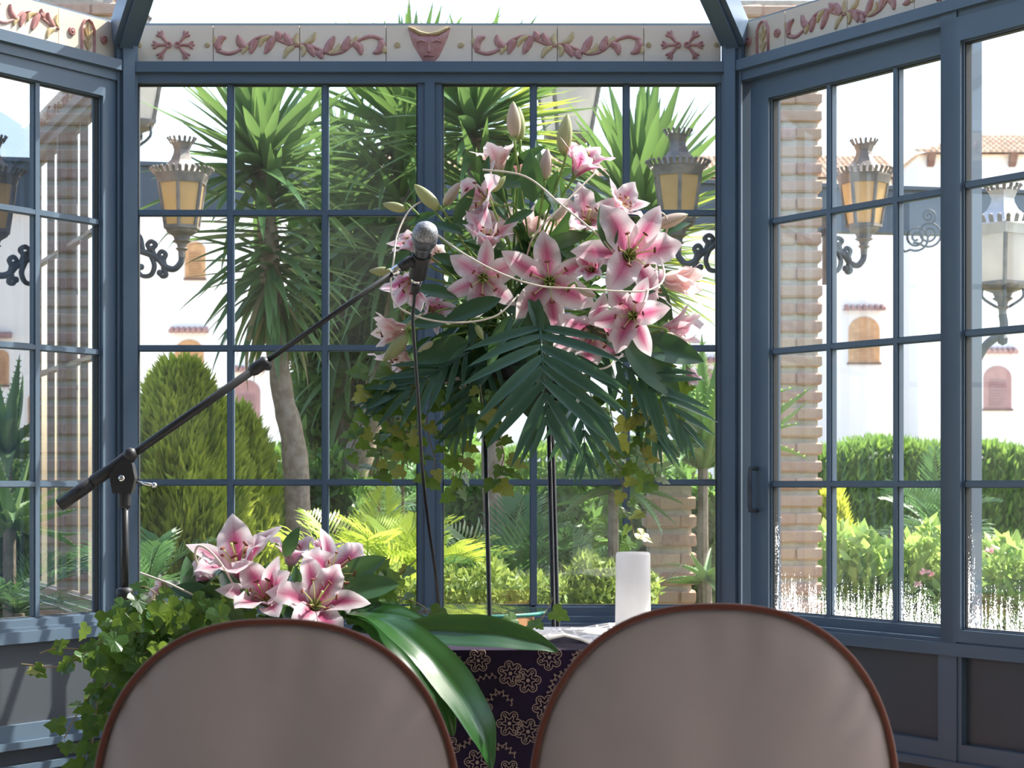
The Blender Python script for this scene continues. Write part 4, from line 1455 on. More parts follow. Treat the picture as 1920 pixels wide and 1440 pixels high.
cl = empty('tablecloth', ((TX0 + TX1) / 2, TY0, TZ), 'dark purple tablecloth embroidered with tan flowers and wavy lines', 'tablecloth')
m = MB()
def cloth_front(u, v):
    x = TX0 + (TX1 - TX0) * u
    z = TZ - .004 - .62 * v
    y = TY0 - .004 - .010 * v * (1 + math.sin(x * 24) * .9 + math.sin(x * 11 + 1) * .6) - .012 * v
    return Vector((x, y, z))
m.grid(cloth_front, 60, 12)
m.grid(lambda u, v: Vector((TX0 + (TX1 - TX0) * u, TY0 - .004 + (TY1 - TY0 + .008) * v, TZ - .004 + .004 * min(1, 12 * v, 12 * (1 - v)))), 20, 16)
for xs, sg in ((TX0, -1), (TX1, 1)):
    m.grid(lambda u, v: Vector((xs + sg * (.002 + .012 * v * (1 + math.sin(u * 14))), TY0 - .004 + (TY1 - TY0) * u, TZ - .002 - .62 * v)), 14, 8)
m.build('cloth', M_CLOTH, cl, True)

def on_front(x, z):
    v = min(1, max(0, (TZ - .004 - z) / .62))
    u = (x - TX0) / (TX1 - TX0)
    p = cloth_front(u, v)
    return Vector((p.x, p.y - .0022, p.z))
def emb_flower(x, z, r, a0):
    m = MB()
    pts = []
    n = 6
    for i in range(n * 16 + 1):
        a = 2 * PI * i / (n * 16)
        rr = r * (.62 + .38 * abs(math.sin(n * a / 2)) ** .7)
        pts.append(on_front(x + rr * math.cos(a + a0), z + rr * math.sin(a + a0)))
    m.tube(pts, .0011, 4, False)
    pts = []
    for i in range(n * 16 + 1):
        a = 2 * PI * i / (n * 16)
        rr = r * (.30 + .34 * abs(math.sin(n * a / 2 )) ** 1.2)
        aa = a + a0 + .12 * math.sin(n * a)
        pts.append(on_front(x + rr * math.cos(aa), z + rr * math.sin(aa)))
    m.tube(pts, .0010, 4, False)
    c = on_front(x, z)
    m.lathe([(r * .15, 0), (r * .13, .0018), (.0006, .002)], Matrix.Translation(c) @ Matrix.Rotation(PI / 2, 4, 'X'), 10)
    for q in range(n):
        a = a0 + PI / n + 2 * PI * q / n
        pts = [on_front(x + r * .72 * math.cos(a) + r * .12 * math.cos(t), z + r * .72 * math.sin(a) + r * .12 * math.sin(t)) for t in [2 * PI * w / 8 for w in range(9)]]
        m.tube(pts, .0009, 4, False)
    m.build('embroidered_flower', M_THREAD, cl)
def emb_wave(pts, amp=.006, wl=.012):
    m = MB()
    sp = spline([Vector((a, 0, b)) for a, b in pts], 24)
    L = 0
    out = []
    for i, p in enumerate(sp):
        if i:
            L += (p - sp[i - 1]).length
        t = (sp[min(i + 1, len(sp) - 1)] - sp[max(i - 1, 0)]).normalized()
        nx, nz = -t.z, t.x
        a = amp * math.sin(2 * PI * L / wl)
        b = amp * .6 * math.sin(4 * PI * L / wl)
        out.append(on_front(p.x + nx * a + t.x * b, p.z + nz * a + t.z * b))
    m.tube(out, .0010, 4, False)
    m.build('embroidered_wave', M_THREAD, cl)
KT = TY0 / F
def tp(px, py): return ((px - 960) * KT, EYE + (908 - py) * KT)
for px, py, r in ((897, 1238, 22), (957, 1262, 24), (990, 1275, 24), (1030, 1232, 24), (904, 1330, 20), (1022, 1325, 24), (955, 1355, 24), (990, 1370, 24), (895, 1428, 24), (1052, 1300, 18), (1095, 1240, 22), (955, 1445, 22), (1060, 1420, 22), (1100, 1350, 22), (850, 1290, 22), (840, 1400, 22)):
    x, z = tp(px, py)
    emb_flower(x, z, r * KT * 1.0, random.uniform(0, 1))
for pts in ([(848, 1228), (865, 1240), (872, 1262)], [(872, 1305), (890, 1275), (930, 1265)], [(915, 1315), (935, 1295), (962, 1318)], [(1080, 1220), (1065, 1255), (1040, 1270), (1030, 1300)], [(925, 1405), (945, 1395), (965, 1415)], [(862, 1400), (885, 1385), (905, 1365)], [(1010, 1400), (1030, 1385), (1045, 1360)]):
    emb_wave([tp(*p) for p in pts])

# crocheted lace runner on the table
lr = empty('lace_doily', (.20, 4.10, TZ), 'white crocheted lace doily on the purple cloth beside the candle', 'doily')
m = MB()
def lace_pt(u, v):
    x = .02 + .40 * u
    y = TY0 + .005 + .46 * v
    z = TZ + .005 + .010 * max(0, math.sin(u * 9 + v * 3)) + .014 * max(0, 1 - abs(x - .115) / .06) * (1 - v)
    return Vector((x, y, z))
for k in range(15):
    m.tube([lace_pt(k / 14, j / 12) for j in range(13)], .0035, 5)
for k in range(13):
    m.tube([lace_pt(j / 14, k / 12) for j in range(15)], .0035, 5)
m.build('lace_mesh', M_LACE, lr)
for k in range(8):
    c = lace_pt((k % 4 + .5) / 4, .3 if k < 4 else .75)
    m = MB()
    for q in range(3):
        r = .012 + q * .012
        m.tube([c + Vector((r * math.cos(a), r * math.sin(a), .003)) for a in [2 * PI * w / 16 for w in range(17)]], .0040, 5)
    m.build('lace_rosette', M_LACE, lr)

cd = empty('pillar_candle', (P(1187, 1035, 4.1).x, 4.1, TZ + .02), 'thick white pillar candle standing on the lace doily', 'candle')
cpx = P(1187, 1035, 4.1)
m = MB()
hc = cpx.z - (TZ + .012)
m.lathe([(.001, 0), (.039, 0), (.0385, .004), (.0375, hc * .5), (.037, hc - .006), (.035, hc - .001), (.031, hc), (.022, hc - .003), (.001, hc - .005)], Matrix.Translation((cpx.x, 4.1, TZ + .012)), 40, False)
m.build('wax_body', M_WAX, cd, True)
m = MB(); m.tube([(cpx.x, 4.1, cpx.z - .006), (cpx.x + .001, 4.1, cpx.z - .001)], .0012, 6); m.build('wick', M_BLACKPL, cd)

# round glass table on a terracotta pot
gx, gy = P(868, 1140, 4.9).x, 4.9
gt = empty('glass_topped_pot', (gx, gy, 0), 'round glass top resting on an orange terracotta pot below the window', 'side table')
m = MB()
m.lathe([(.10, 0), (.12, .02), (.150, .35), (.165, .70), (.180, .705), (.182, .786), (.165, .788), (.150, .70)], Matrix.Translation((gx, gy, 0)), 32)
m.build('terracotta_pot', M_TERRA, gt, True)
m = MB()
m.lathe([(.0005, .800), (.212, .800)], Matrix.Translation((gx, gy, 0)), 48, False)
m.lathe([(.212, .790), (.0005, .790)], Matrix.Translation((gx, gy, 0)), 48, False)
gg = m.build('glass_top', M_TABLEGLASS, gt)
m = MB(); m.lathe([(.212, .790), (.215, .792), (.215, .798), (.212, .800)], Matrix.Translation((gx, gy, 0)), 48, False); m.build('glass_edge', M_GLEDGE, gg, True)

# ------------------------------------------------------------------ covered chairs
def chair(label, px, ytop, d, rotz=0.0):
    zt = P(px, ytop, d).z
    x0 = (px - 960) / F * d
    HW = .2265
    tilt = .10
    R = Matrix.Translation((x0, d, 0)) @ Matrix.Rotation(rotz, 4, 'Z')
    root = empty('covered_chair', (x0, d, 0), label, 'chair', 'covered chairs in the foreground')
    HT = .27                                     # height of the arched part
    def out(t):
        """outline of the back from left foot over the arch to the right foot, t 0..1"""
        if t < .22:
            return (-HW - .006 * math.sin(t / .22 * PI), .40 + (zt - HT - .40) * t / .22)
        if t > .78:
            return (HW + .006 * math.sin((1 - t) / .22 * PI), .40 + (zt - HT - .40) * (1 - t) / .22)
        a = PI - PI * (t - .22) / .56
        c, s = math.cos(a), math.sin(a)
        e = 2 / 2.4
        return (HW * math.copysign(abs(c) ** e, c), zt - HT + HT * abs(s) ** e)
    def at(x, z, y):
        return R @ Vector((x, y - (z - .45) * tilt, z))
    n = 88
    zc = zt - HT - .05
    rings = (0.0, .2, .4, .55, .66, .75, .83, .89, .935, .965, .985, .995, 1.0)
    m = MB()
    V = [at(0, zc, -.070)]
    for r in rings[1:]:
        for i in range(n + 1):
            x, z = out(i / n)
            dx, dz = x, z - zc
            k = i / n
            gather = .0036 * math.sin(k * 84 + 3 * math.sin(k * 37)) * (.4 + .6 * abs(math.sin(k * 23 + px))) * max(0, min(1, (r - .70) / .2)) * (1 if .25 < k < .75 else .2) * (1 - max(0, (r - .95) / .05))
            fold = .0045 * math.sin(dx * 21 + 1.3) * max(0, min(1, (z - zc) * 4)) * r * (1 - r) * 4
            y = -.008 - .062 * (1 - r ** 3) ** .6 + gather + fold
            V.append(at(dx * r, zc + dz * r, y))
    Fc = [(0, 1 + i + 1, 1 + i) for i in range(n)]
    for q in range(len(rings) - 2):
        for i in range(n):
            a = 1 + q * (n + 1) + i
            Fc.append((a, a + 1, a + n + 2, a + n + 1))
    m.add(V, Fc)
    m.build('back_panel', M_COVER, root, True)
    # gusset band and front panel of the back
    m = MB()
    V, Fc = [], []
    for i in range(n + 1):
        x, z = out(i / n)
        for y, s in ((-.020, 1.0), (-.005, 1.008), (.020, 1.0), (.032, .97)):
            V.append(at(x * s, zc + (z - zc) * s, y))
    for i in range(n):
        for q in range(3):
            a = i * 4 + q
            Fc.append((a, a + 1, a + 5, a + 4))
    b0 = len(V)
    V.append(at(0, zc, .045))
    for i in range(n):
        Fc.append((i * 4 + 3, b0, i * 4 + 7))
    m.add(V, Fc)
    m.build('gusset_band', M_PIPE, root, True)
    m = MB()
    m.tube([at(out(i / n)[0], out(i / n)[1], -.021) for i in range(n + 1)], .0042, 8)
    m.build('piping', M_PIPE, root, True)
    # seat with skirt and legs
    m = MB()
    o = [(-.215, .03), (.215, .03), (.225, .40), (.19, .44), (-.19, .44), (-.225, .40)]
    V = [R @ Vector((x, y, .46)) for x, y in o] + [R @ Vector((x * 1.02, y, .40)) for x, y in o] + [R @ Vector((x * 1.05, y + (.01 if y > .2 else -.01), .08)) for x, y in o]
    k = len(o)
    m.add(V, [tuple(range(k))] + [(i, k + i, k + (i + 1) % k, (i + 1) % k) for i in range(k)] + [(k + i, 2 * k + i, 2 * k + (i + 1) % k, k + (i + 1) % k) for i in range(k)])
    m.build('seat_cover', M_COVER, root)
    for x in (-.19, .19):
        for y in (.05, .38):
            m = MB(); m.tube([R @ Vector((x, y, .40)), R @ Vector((x, y, 0))], [.018, .014], 8); m.build('leg', M_WOOD, root)
    return root

chair('left of the two beige covered chairs with rust piping', 527, 1158, 2.42)
chair('right of the two beige covered chairs with rust piping', 1331, 1130, 2.42)

# ------------------------------------------------------------------ microphone on a boom stand
D = 3.92
ms = empty('microphone_stand', Vector((P(232, 900, D).x, D, 0)), 'black boom microphone stand left of the table', 'microphone stand')
pv = P(234, 893, D)
bx = pv.x
m = MB(); m.tube([(bx, D, .03), (bx, D, .86)], .011, 12); m.build('lower_tube', M_BLACK, ms, True)
m = MB(); m.lathe([(.012, .80), (.015, .805), (.015, .87), (.018, .895), (.018, .905), (.009, .91)], Matrix.Translation((bx, D, 0)), 14); m.build('height_clutch', M_BLACKPL, ms, True)
m = MB(); m.tube([(bx, D, .86), (bx, D, pv.z - .04)], .008, 10); m.build('upper_tube', M_BLACK, ms, True)
for k in range(3):
    a = k * 2 * PI / 3 + .5
    m = MB(); m.tube([(bx, D, .16), (bx + .16 * math.cos(a), D + .16 * math.sin(a), .06), (bx + .26 * math.cos(a), D + .26 * math.sin(a), .012)], [.010, .010, .012], 8); m.build('leg', M_BLACK, ms, True)
m = MB(); m.lathe([(.012, .12), (.022, .125), (.022, .18), (.012, .185)], Matrix.Translation((bx, D, 0)), 12); m.build('leg_hub', M_BLACKPL, ms, True)
# swivel block
m = MB()
T = Matrix.Translation((bx, D, 0))
m.lathe([(.010, pv.z - .065), (.013, pv.z - .06), (.013, pv.z - .035), (.017, pv.z - .03), (.017, pv.z - .005), (.010, pv.z)], T, 14)
hub = P(232, 897, D)
o = [(-.020, -.030), (.018, -.030), (.026, .0), (.020, .028), (.008, .046), (-.014, .026), (-.026, .006)]
m.prism([(hub.x + a, hub.z + b) for a, b in o], Matrix.Identity(4), D - .018, D + .016)
m.build('swivel_block', M_BLACKPL, ms)
m = MB(); m.lathe([(.0005, 0), (.007, 0), (.007, .006), (.004, .008), (.0005, .008)], Matrix.Translation((hub.x, D - .018, hub.z)) @ Matrix.Rotation(PI / 2, 4, 'X'), 12); m.build('pivot_screw', M_CHROME, ms, True)
m = MB()
a, b = P(256, 904, D - .01), P(289, 910, D - .02)
m.tube([a, b], .0035, 8)
m.lathe([(.0005, -.006), (.005, -.004), (.0065, 0), (.005, .004), (.0005, .006)], Matrix.Translation(b), 10)
m.build('clamp_lever', M_CHROME, ms, True)
tail, tip = P(115, 945, D), P(742, 508, D)
bd = (tip - tail).normalized()
def along(px): return tail + (tip - tail) * ((px - 115) / (742 - 115))
m = MB(); m.tube([along(170), along(500)], .0085, 12); m.build('boom_outer', M_BLACK, ms, True)
m = MB(); m.tube([along(490), tip], .0055, 12); m.build('boom_inner', M_BLACK, ms, True)
m = MB(); m.tube([along(112), along(172), along(173)], [.0135, .0135, .010], 14); m.build('counterweight', M_BLACKPL, ms, True)
m = MB(); m.tube([along(172), along(176), along(205), along(244), along(255)], [.011, .0135, .0125, .0145, .009], 14); m.build('boom_clamp', M_BLACKPL, ms, True)
m = MB()
kc = along(246) + Vector((0, -.012, .002))
m.lathe([(.0005, -.014), (.010, -.011), (.0145, 0), (.010, .011), (.0005, .014)], Matrix.Translation(kc), 14); m.build('clamp_knob', M_BLACKPL, ms, True)
m = MB(); m.tube([along(470), along(476), along(498), along(503)], [.010, .013, .013, .007], 14); m.build('boom_clutch', M_BLACKPL, ms, True)
m = MB(); kc = along(502) + Vector((0, -.006, -.012)); m.lathe([(.0005, -.010), (.007, -.008), (.010, 0), (.007, .008), (.0005, .010)], Matrix.Translation(kc), 12); m.build('clutch_knob', M_BLACKPL, ms, True)
# clip
m = MB(); m.tube([along(735), along(738), along(748), along(752)], [.007, .0105, .0105, .008], 12); m.build('chrome_ferrule', M_CHROME, ms, True)
mt, mbt = P(797, 442, D - .035), P(781, 528, D + .05)       # microphone axis: head nearer to the camera
ax = (mt - mbt).normalized()
cc = mbt + (mt - mbt) * .36
m = MB(); m.tube([along(748), along(768), cc], [.010, .012, .010], 10)
m.lathe([(.0165, -.030), (.0185, -.028), (.0200, .026), (.0182, .030), (.0165, .028)], frame_z(cc, ax), 20, False)
m.build('microphone_clip', M_BLACKPL, ms, True)

mc = empty('microphone', mbt, 'dark grey handheld microphone with mesh ball head in the boom clip', 'microphone')
ln = (mt - mbt).length
T = frame_z(mbt, ax)
m = MB(); m.lathe([(.0006, 0), (.0110, 0), (.0120, .004), (.0122, .012)], T, 20); m.build('chrome_tail', M_CHROME, mc, True)
m = MB(); m.lathe([(.0122, .012), (.0135, .016), (.0165, ln - .045), (.0195, ln - .030), (.0220, ln - .022)], T, 24); m.build('body', M_MICBODY, mc, True)
m = MB(); m.lathe([(.0220, ln - .022), (.0258, ln - .014), (.0262, ln - .006), (.0262, ln + .000)], T, 24); m.build('collar', M_MICBODY, mc, True)
g = MB(); g.lathe([(.0262, ln), (.0264, ln + .004), (.0250, ln + .012), (.0215, ln + .020), (.0150, ln + .026), (.0070, ln + .0285), (.0006, ln + .029)], T, 28); g.build('grille', M_GRILLE, mc, True)
m = MB(); sw = T @ Vector((.015, -.009, ln * .62)); m.lathe([(.0006, -.010), (.0035, -.008), (.0035, .008), (.0006, .010)], frame_z(sw, ax), 8); m.build('switch', M_BLACKPL, mc, True)

cb = empty('microphone_cable', Vector((P(826, 1150, D + .2).x, D + .2, 0)), 'thin black cable hanging from the microphone past the table', 'cable')
pl = P(779, 545, D + .062)
m = MB(); m.lathe([(.0100, -.003), (.0105, -.010), (.0095, -.026), (.0050, -.034)], frame_z(mbt, ax), 14); m.build('plug', M_BLACKPL, cb, True)
pts = spline([mbt - ax * .030, P(777, 560, D + .08), P(774, 600, D + .09), P(778, 660, D + .10), P(785, 760, D + .12), P(792, 880, D + .15), P(803, 980, D + .3), P(816, 1070, D + .5), P(822, 1130, D + .62), P(824, 1180, D + .68), Vector((P(826, 1200, D + .68).x, D + .70, .30)), Vector((P(826, 1200, D + .68).x - .05, D + .72, .012))], 8)
m = MB(); m.tube(pts, .0036, 8); m.build('cord', M_BLACKPL, cb, True)

# ------------------------------------------------------------------ flowers: shared petal, bud and leaf meshes
def petal_mesh(W, phi0, phi1, p, wave, mat, name='petal', twist=0.0):
    """unit-length petal leaving the flower axis (+Z) and curling outwards along +X"""
    m = MB()
    nv, nu = 14, 6
    r, z = .035, .0
    mid = []
    for j in range(nv + 1):
        v = j / nv
        a = math.radians(phi0 + (phi1 - phi0) * v ** p)
        mid.append((r, z, a, v))
        r += math.sin(a) / nv
        z += math.cos(a) / nv
    V, U, Fc = [], [], []
    for r, z, a, v in mid:
        w = W * (.16 + .84 * math.sin(PI * min(1, v / .52) / 2)) * (1 if v < .52 else max(0, 1 - ((v - .52) / .48) ** 2.1)) + .004
        nx, nz = -math.cos(a), math.sin(a)          # inner normal
        for i in range(nu + 1):
            q = (i / nu - .5) * 2
            cup = .32 * w * q * q * (1 - v * 1.4) + .05 * w * (1 - abs(q)) * -1
            ruff = wave * w * math.sin(v * 19 + (2 if q > 0 else 0)) * q * q
            h = cup + ruff
            V.append((r + nx * h, q * w * .5 + twist * v * v * .2, z + nz * h))
            U.append((i / nu, v))
    for j in range(nv):
        for i in range(nu):
            c = j * (nu + 1) + i
            Fc.append((c, c + 1, c + nu + 2, c + nu + 1))
    m.add(V, Fc, U)
    return m.mesh(name, mat, True)

def stamen_meshes(spread, L):
    f, a = MB(), MB()
    for k in range(7):
        w = 2 * PI * k / 6
        rr = spread * (1 if k < 6 else .1)
        l = L * (1 if k < 6 else 1.18)
        pts = [Vector((rr * t ** 1.8 * math.cos(w), rr * t ** 1.8 * math.sin(w), l * (t - .12 * t * t))) for t in (0, .3, .6, .85, 1)]
        f.tube(pts, [.014, .012, .010, .009, .009 if k < 6 else .022], 5)
        if k < 6:
            t = Vector((-math.sin(w), math.cos(w), .35)).normalized()
            e = pts[-1]
            a.tube([e - t * .055, e - t * .03, e + t * .03, e + t * .055], [.006, .020, .020, .006], 6)
    return f.mesh('filaments', M_FILA, True), a.mesh('anthers', M_ANTH, True)

def calyx_mesh():
    m = MB()
    m.lathe([(.018, -.22), (.022, -.10), (.045, -.02), (.075, .10), (.10, .22), (.085, .22), (.05, .08)], None, 12)
    return m.mesh('lily', M_CALYX, True)
CALYX = calyx_mesh()
LILY = {}
for key, (phi0, phi1, p, spread) in {'star': (28, 112, .85, .34), 'open': (22, 118, 1.15, .28), 'half': (14, 78, 1.3, .18), 'trumpet': (9, 42, 1.4, .10)}.items():
    for mk, mat in (('n', M_PETAL), ('d', M_PETALDK), ('b', M_PETALBK), ('m', M_PETALMA)):
        LILY[key, mk] = ([petal_mesh(.50, phi0, phi1, p, .09, mat), petal_mesh(.48, phi0, phi1 + 10, p, .16, mat, twist=.4)],
                         [petal_mesh(.36, phi0 + 4, phi1 + 4, p, .03, mat), petal_mesh(.36, phi0 + 4, phi1 + 16, p, .05, mat, twist=-.4)])
    LILY[key, 'st'] = stamen_meshes(spread, .62 if key != 'trumpet' else .8)
FACT = {'star': .72, 'open': .74, 'half': .80, 'trumpet': .92}

def lily(root, px, py, d, rpx, ax, var='open', mk='n', roll=None, stem_to=None):
    """ax = (right, up, towards the camera)"""
    c = P(px, py, d)
    A = Vector((ax[0], -ax[2], ax[1])).normalized()
    s = rpx * d / F / FACT[var]
    roll = random.uniform(0, 2 * PI) if roll is None else roll
    M = frame_z(c - A * s * .12, A, roll, s)
    part = put('lily', CALYX, M, root)
    ins, outs = LILY[var, mk]
    for k in range(3):
        for lib, off, zz in ((outs, 0, 0), (ins, PI / 3, .012)):
            a = off + k * 2 * PI / 3 + random.uniform(-.10, .10)
            sc = random.uniform(.92, 1.06)
            tl = Matrix.Rotation(random.uniform(-.14, .12), 4, 'Y')
            put('petal', random.choice(lib), M @ Matrix.Rotation(a, 4, 'Z') @ Matrix.Translation((0, 0, zz)) @ tl @ Matrix.Scale(sc, 4), part)
    fm, am = LILY[var, 'st']
    put('filaments', fm, M, part)
    put('anthers', am, M, part)
    if stem_to is not None:
        e = c - A * s * .3
        m = MB(); m.tube(spline([e, e - A * .04, (e + stem_to) / 2 - A * .02, stem_to], 5), .0028, 6); m.build('flower_stem', M_CALYX, root, True)
    return part

def bud_mesh():
    m = MB()
    n, nv = 12, 12
    V, U, Fc = [], [], []
    for j in range(nv + 1):
        v = j / nv
        r = .175 * (math.sin(PI * v ** .85) ** .72 if 0 < v < 1 else 0) + .012
        for i in range(n + 1):
            a = 2 * PI * i / n
            rr = r * (1 + .07 * math.cos(3 * a))
            V.append((v, rr * math.cos(a), rr * math.sin(a)))
            U.append((i / n, v))
    for j in range(nv):
        for i in range(n):
            c = j * (n + 1) + i
            Fc.append((c, c + 1, c + n + 2, c + n + 1))
    m.add(V, Fc, U)
    return m.mesh('lily_bud', M_BUD, True)
BUD = bud_mesh()

def bud(root, base, tip, d, stem_to=None, dd=0.0):
    a, b = P(base[0], base[1], d), P(tip[0], tip[1], d + dd)
    l = (b - a).length
    put('lily_bud', BUD, frame_x(a, b - a, Vector((0, -1, .2)), l), root)
    if stem_to is not None:
        m = MB(); m.tube(spline([a, a - (b - a) * .35, stem_to], 6), .0026, 6); m.build('bud_stem', M_CALYX, root, True)

def lance_mesh(mat, W=.30, droop=.25, name='leaf', fold=.25, peak=.42):
    m = MB()
    def fn(u, v):
        w = W * (math.sin(PI * min(1, v ** .85)) ** .8 if 0 < v < 1 else 0) + .006
        q = u - .5
        return Vector((v, q * w, -droop * v * v + abs(q) * w * fold))
    m.grid(fn, 4, 9)
    return m.mesh(name, mat, True)
LANCE = [lance_mesh(M_DKLEAF, .30, dr) for dr in (.1, .3, .55)]
LANCEW = [lance_mesh(M_DKLEAF, .46, dr) for dr in (.1, .35)]

def ivy_mesh(mat):
    m = MB()
    half = [(0, 0), (-.10, .10), (-.14, .26), (-.02, .42), (.16, .50), (.27, .36), (.36, .30), (.52, .36), (.60, .33), (.66, .20), (.80, .13), (1.0, 0)]
    V = [(.30, 0, .03)]
    ring = half + [(x, -y) for x, y in reversed(half[1:-1])]
    V += [(x, y, .10 * abs(y) - .05 * x * x + random.uniform(-.015, .015)) for x, y in ring]
    n = len(ring)
    m.add(V, [(0, 1 + i, 1 + (i + 1) % n) for i in range(n)])
    m.tube([(-.32, 0, -.03), (0, 0, 0)], .012, 4)
    return m.mesh('ivy_leaf', mat)
IVY = [ivy_mesh(M_IVY) for _ in range(3)]
IVYY = [ivy_mesh(M_IVYYEL) for _ in range(2)]

def ivy_strand(root, pts, step, size, yellow=.2):
    sp = spline(pts, 10)
    m = MB(); m.tube(sp, .0013, 5, False); m.build('ivy_stem', M_VINE, root)
    L, nxt, sd = 0, 0, 1
    for i in range(1, len(sp)):
        L += (sp[i] - sp[i - 1]).length
        if L >= nxt:
            nxt += step * random.uniform(.7, 1.3)
            sd = -sd
            t = (sp[i] - sp[i - 1]).normalized()
            dl = Vector((sd * random.uniform(.3, 1), random.uniform(-.9, .1), random.uniform(-.9, .35))) + t * .3
            up = Vector((random.uniform(-.5, .5), random.uniform(-1.2, -.3), random.uniform(.1, 1)))
            s = size * random.uniform(.6, 1.15)
            q = sp[i] + dl.normalized() * s * .30
            put('ivy_leaf', random.choice(IVYY if random.random() < yellow else IVY), frame_x(q, dl, up, s), root)

def ivy_leaf(root, px, py, d, spx, ang, up=(0, -1, .4), lib=None):
    a = math.radians(ang)
    dl = Vector((math.cos(a), random.uniform(-.35, .2), math.sin(a)))
    put('ivy_leaf', random.choice(lib or IVY), frame_x(P(px, py, d), dl, Vector(up) + Vector((random.uniform(-.4, .4), 0, random.uniform(-.3, .3))), spx * d / F), root)

def leaflet_mesh(mat):
    m = MB()
    def fn(u, v):
        w = .122 * (math.sin(PI * min(1, (.06 + .94 * v) ** .75)) ** .8 if v < 1 else 0) + .004
        q = u - .5
        return Vector((v - .03 * v * v, q * w, -.16 * v * v + abs(q) * w * .5))
    m.grid(fn, 2, 8)
    return m.mesh('leaflet', mat, True)
LEAFLET = leaflet_mesh(M_CHAMA)

def florist_frond(root, pts, nl, l, d0, spread=68, facing=Vector((0, -1, .25))):
    """palm frond whose rachis follows the points; leaflets are sub-parts"""
    sp = spline(pts, 12)
    n = len(sp)
    m = MB(); m.tube(sp, [.0028 * (1 - .7 * i / n) for i in range(n)], 6)
    fr = put('palm_frond', m.mesh('palm_frond', M_CHAMA, True), None, root)
    for k in range(nl):
        v = k / (nl - 1)
        i = min(n - 2, int((.06 + .93 * v) * (n - 1)))
        t = (sp[i + 1] - sp[i]).normalized()
        side = t.cross(facing).normalized()
        for sg in (-1, 1):
            a = math.radians(spread * (1 - .72 * v) + random.uniform(-6, 6))
            dl = t * math.cos(a) + side * sg * math.sin(a) + facing.normalized() * random.uniform(.0, .14)
            ll = l * (.62 + .55 * math.sin(PI * min(1, .12 + .80 * v))) * random.uniform(.92, 1.06) * (1 - .25 * v)
            put('leaflet', LEAFLET, frame_x(sp[i], dl, facing + Vector((random.uniform(-.3, .3), 0, random.uniform(-.2, .3))), ll), fr)

def reed(root, pts, r=.0022):
    m = MB(); m.tube(spline([P(*p) for p in pts], 8), r, 7); m.build('rattan_reed', M_REED, root, True)

def leaf_ball(root, c, rad, n, lib, size, down=0.0, seed_dir=None):
    for i in range(n):
        z = 1 - 2 * (i + .5) / n
        a = i * 2.39996
        q = math.sqrt(1 - z * z)
        u = Vector((q * math.cos(a), q * math.sin(a), z))
        p = c + Vector((u.x * rad[0], u.y * rad[1], u.z * rad[2])) * random.uniform(.35, .85)
        dl = u + Vector((random.uniform(-.6, .6), random.uniform(-.6, .2), random.uniform(-.6, .6) - down))
        s = size * random.uniform(.7, 1.25)
        put('leaf', random.choice(lib), frame_x(p, dl, u + Vector((random.uniform(-.5, .5), random.uniform(-.8, .2), .5)), s), root)

# ------------------------------------------------------------------ tall bouquet on a wire stand
D = 4.55
stc = P(978, 740, D)
pst = empty('flower_stand', Vector((stc.x, D, 0)), 'slim black rod stand carrying the tall lily bouquet', 'flower stand')
for (pa, pb, dd) in (((908, 745), (918, 1155), -.02), ((1028, 745), (1038, 1185), -.04), ((1034, 745), (1046, 1185), .10)):
    a, b = P(pa[0], pa[1], D + dd), P(pb[0], pb[1], D + dd)
    t = (a.z - .006) / (a.z - b.z)
    m = MB(); m.tube([a, a + (b - a) * t], .0055, 8); m.build('rod', M_BLACK, pst, True)
for zz, rr in ((stc.z - .01, .085), (.12, .110)):
    m = MB()
    m.tube([Vector((stc.x + rr * math.cos(a), D + .02 + rr * .8 * math.sin(a), zz)) for a in [2 * PI * k / 28 for k in range(29)]], .005, 6, False)
    m.build('hoop', M_BLACK, pst, True)

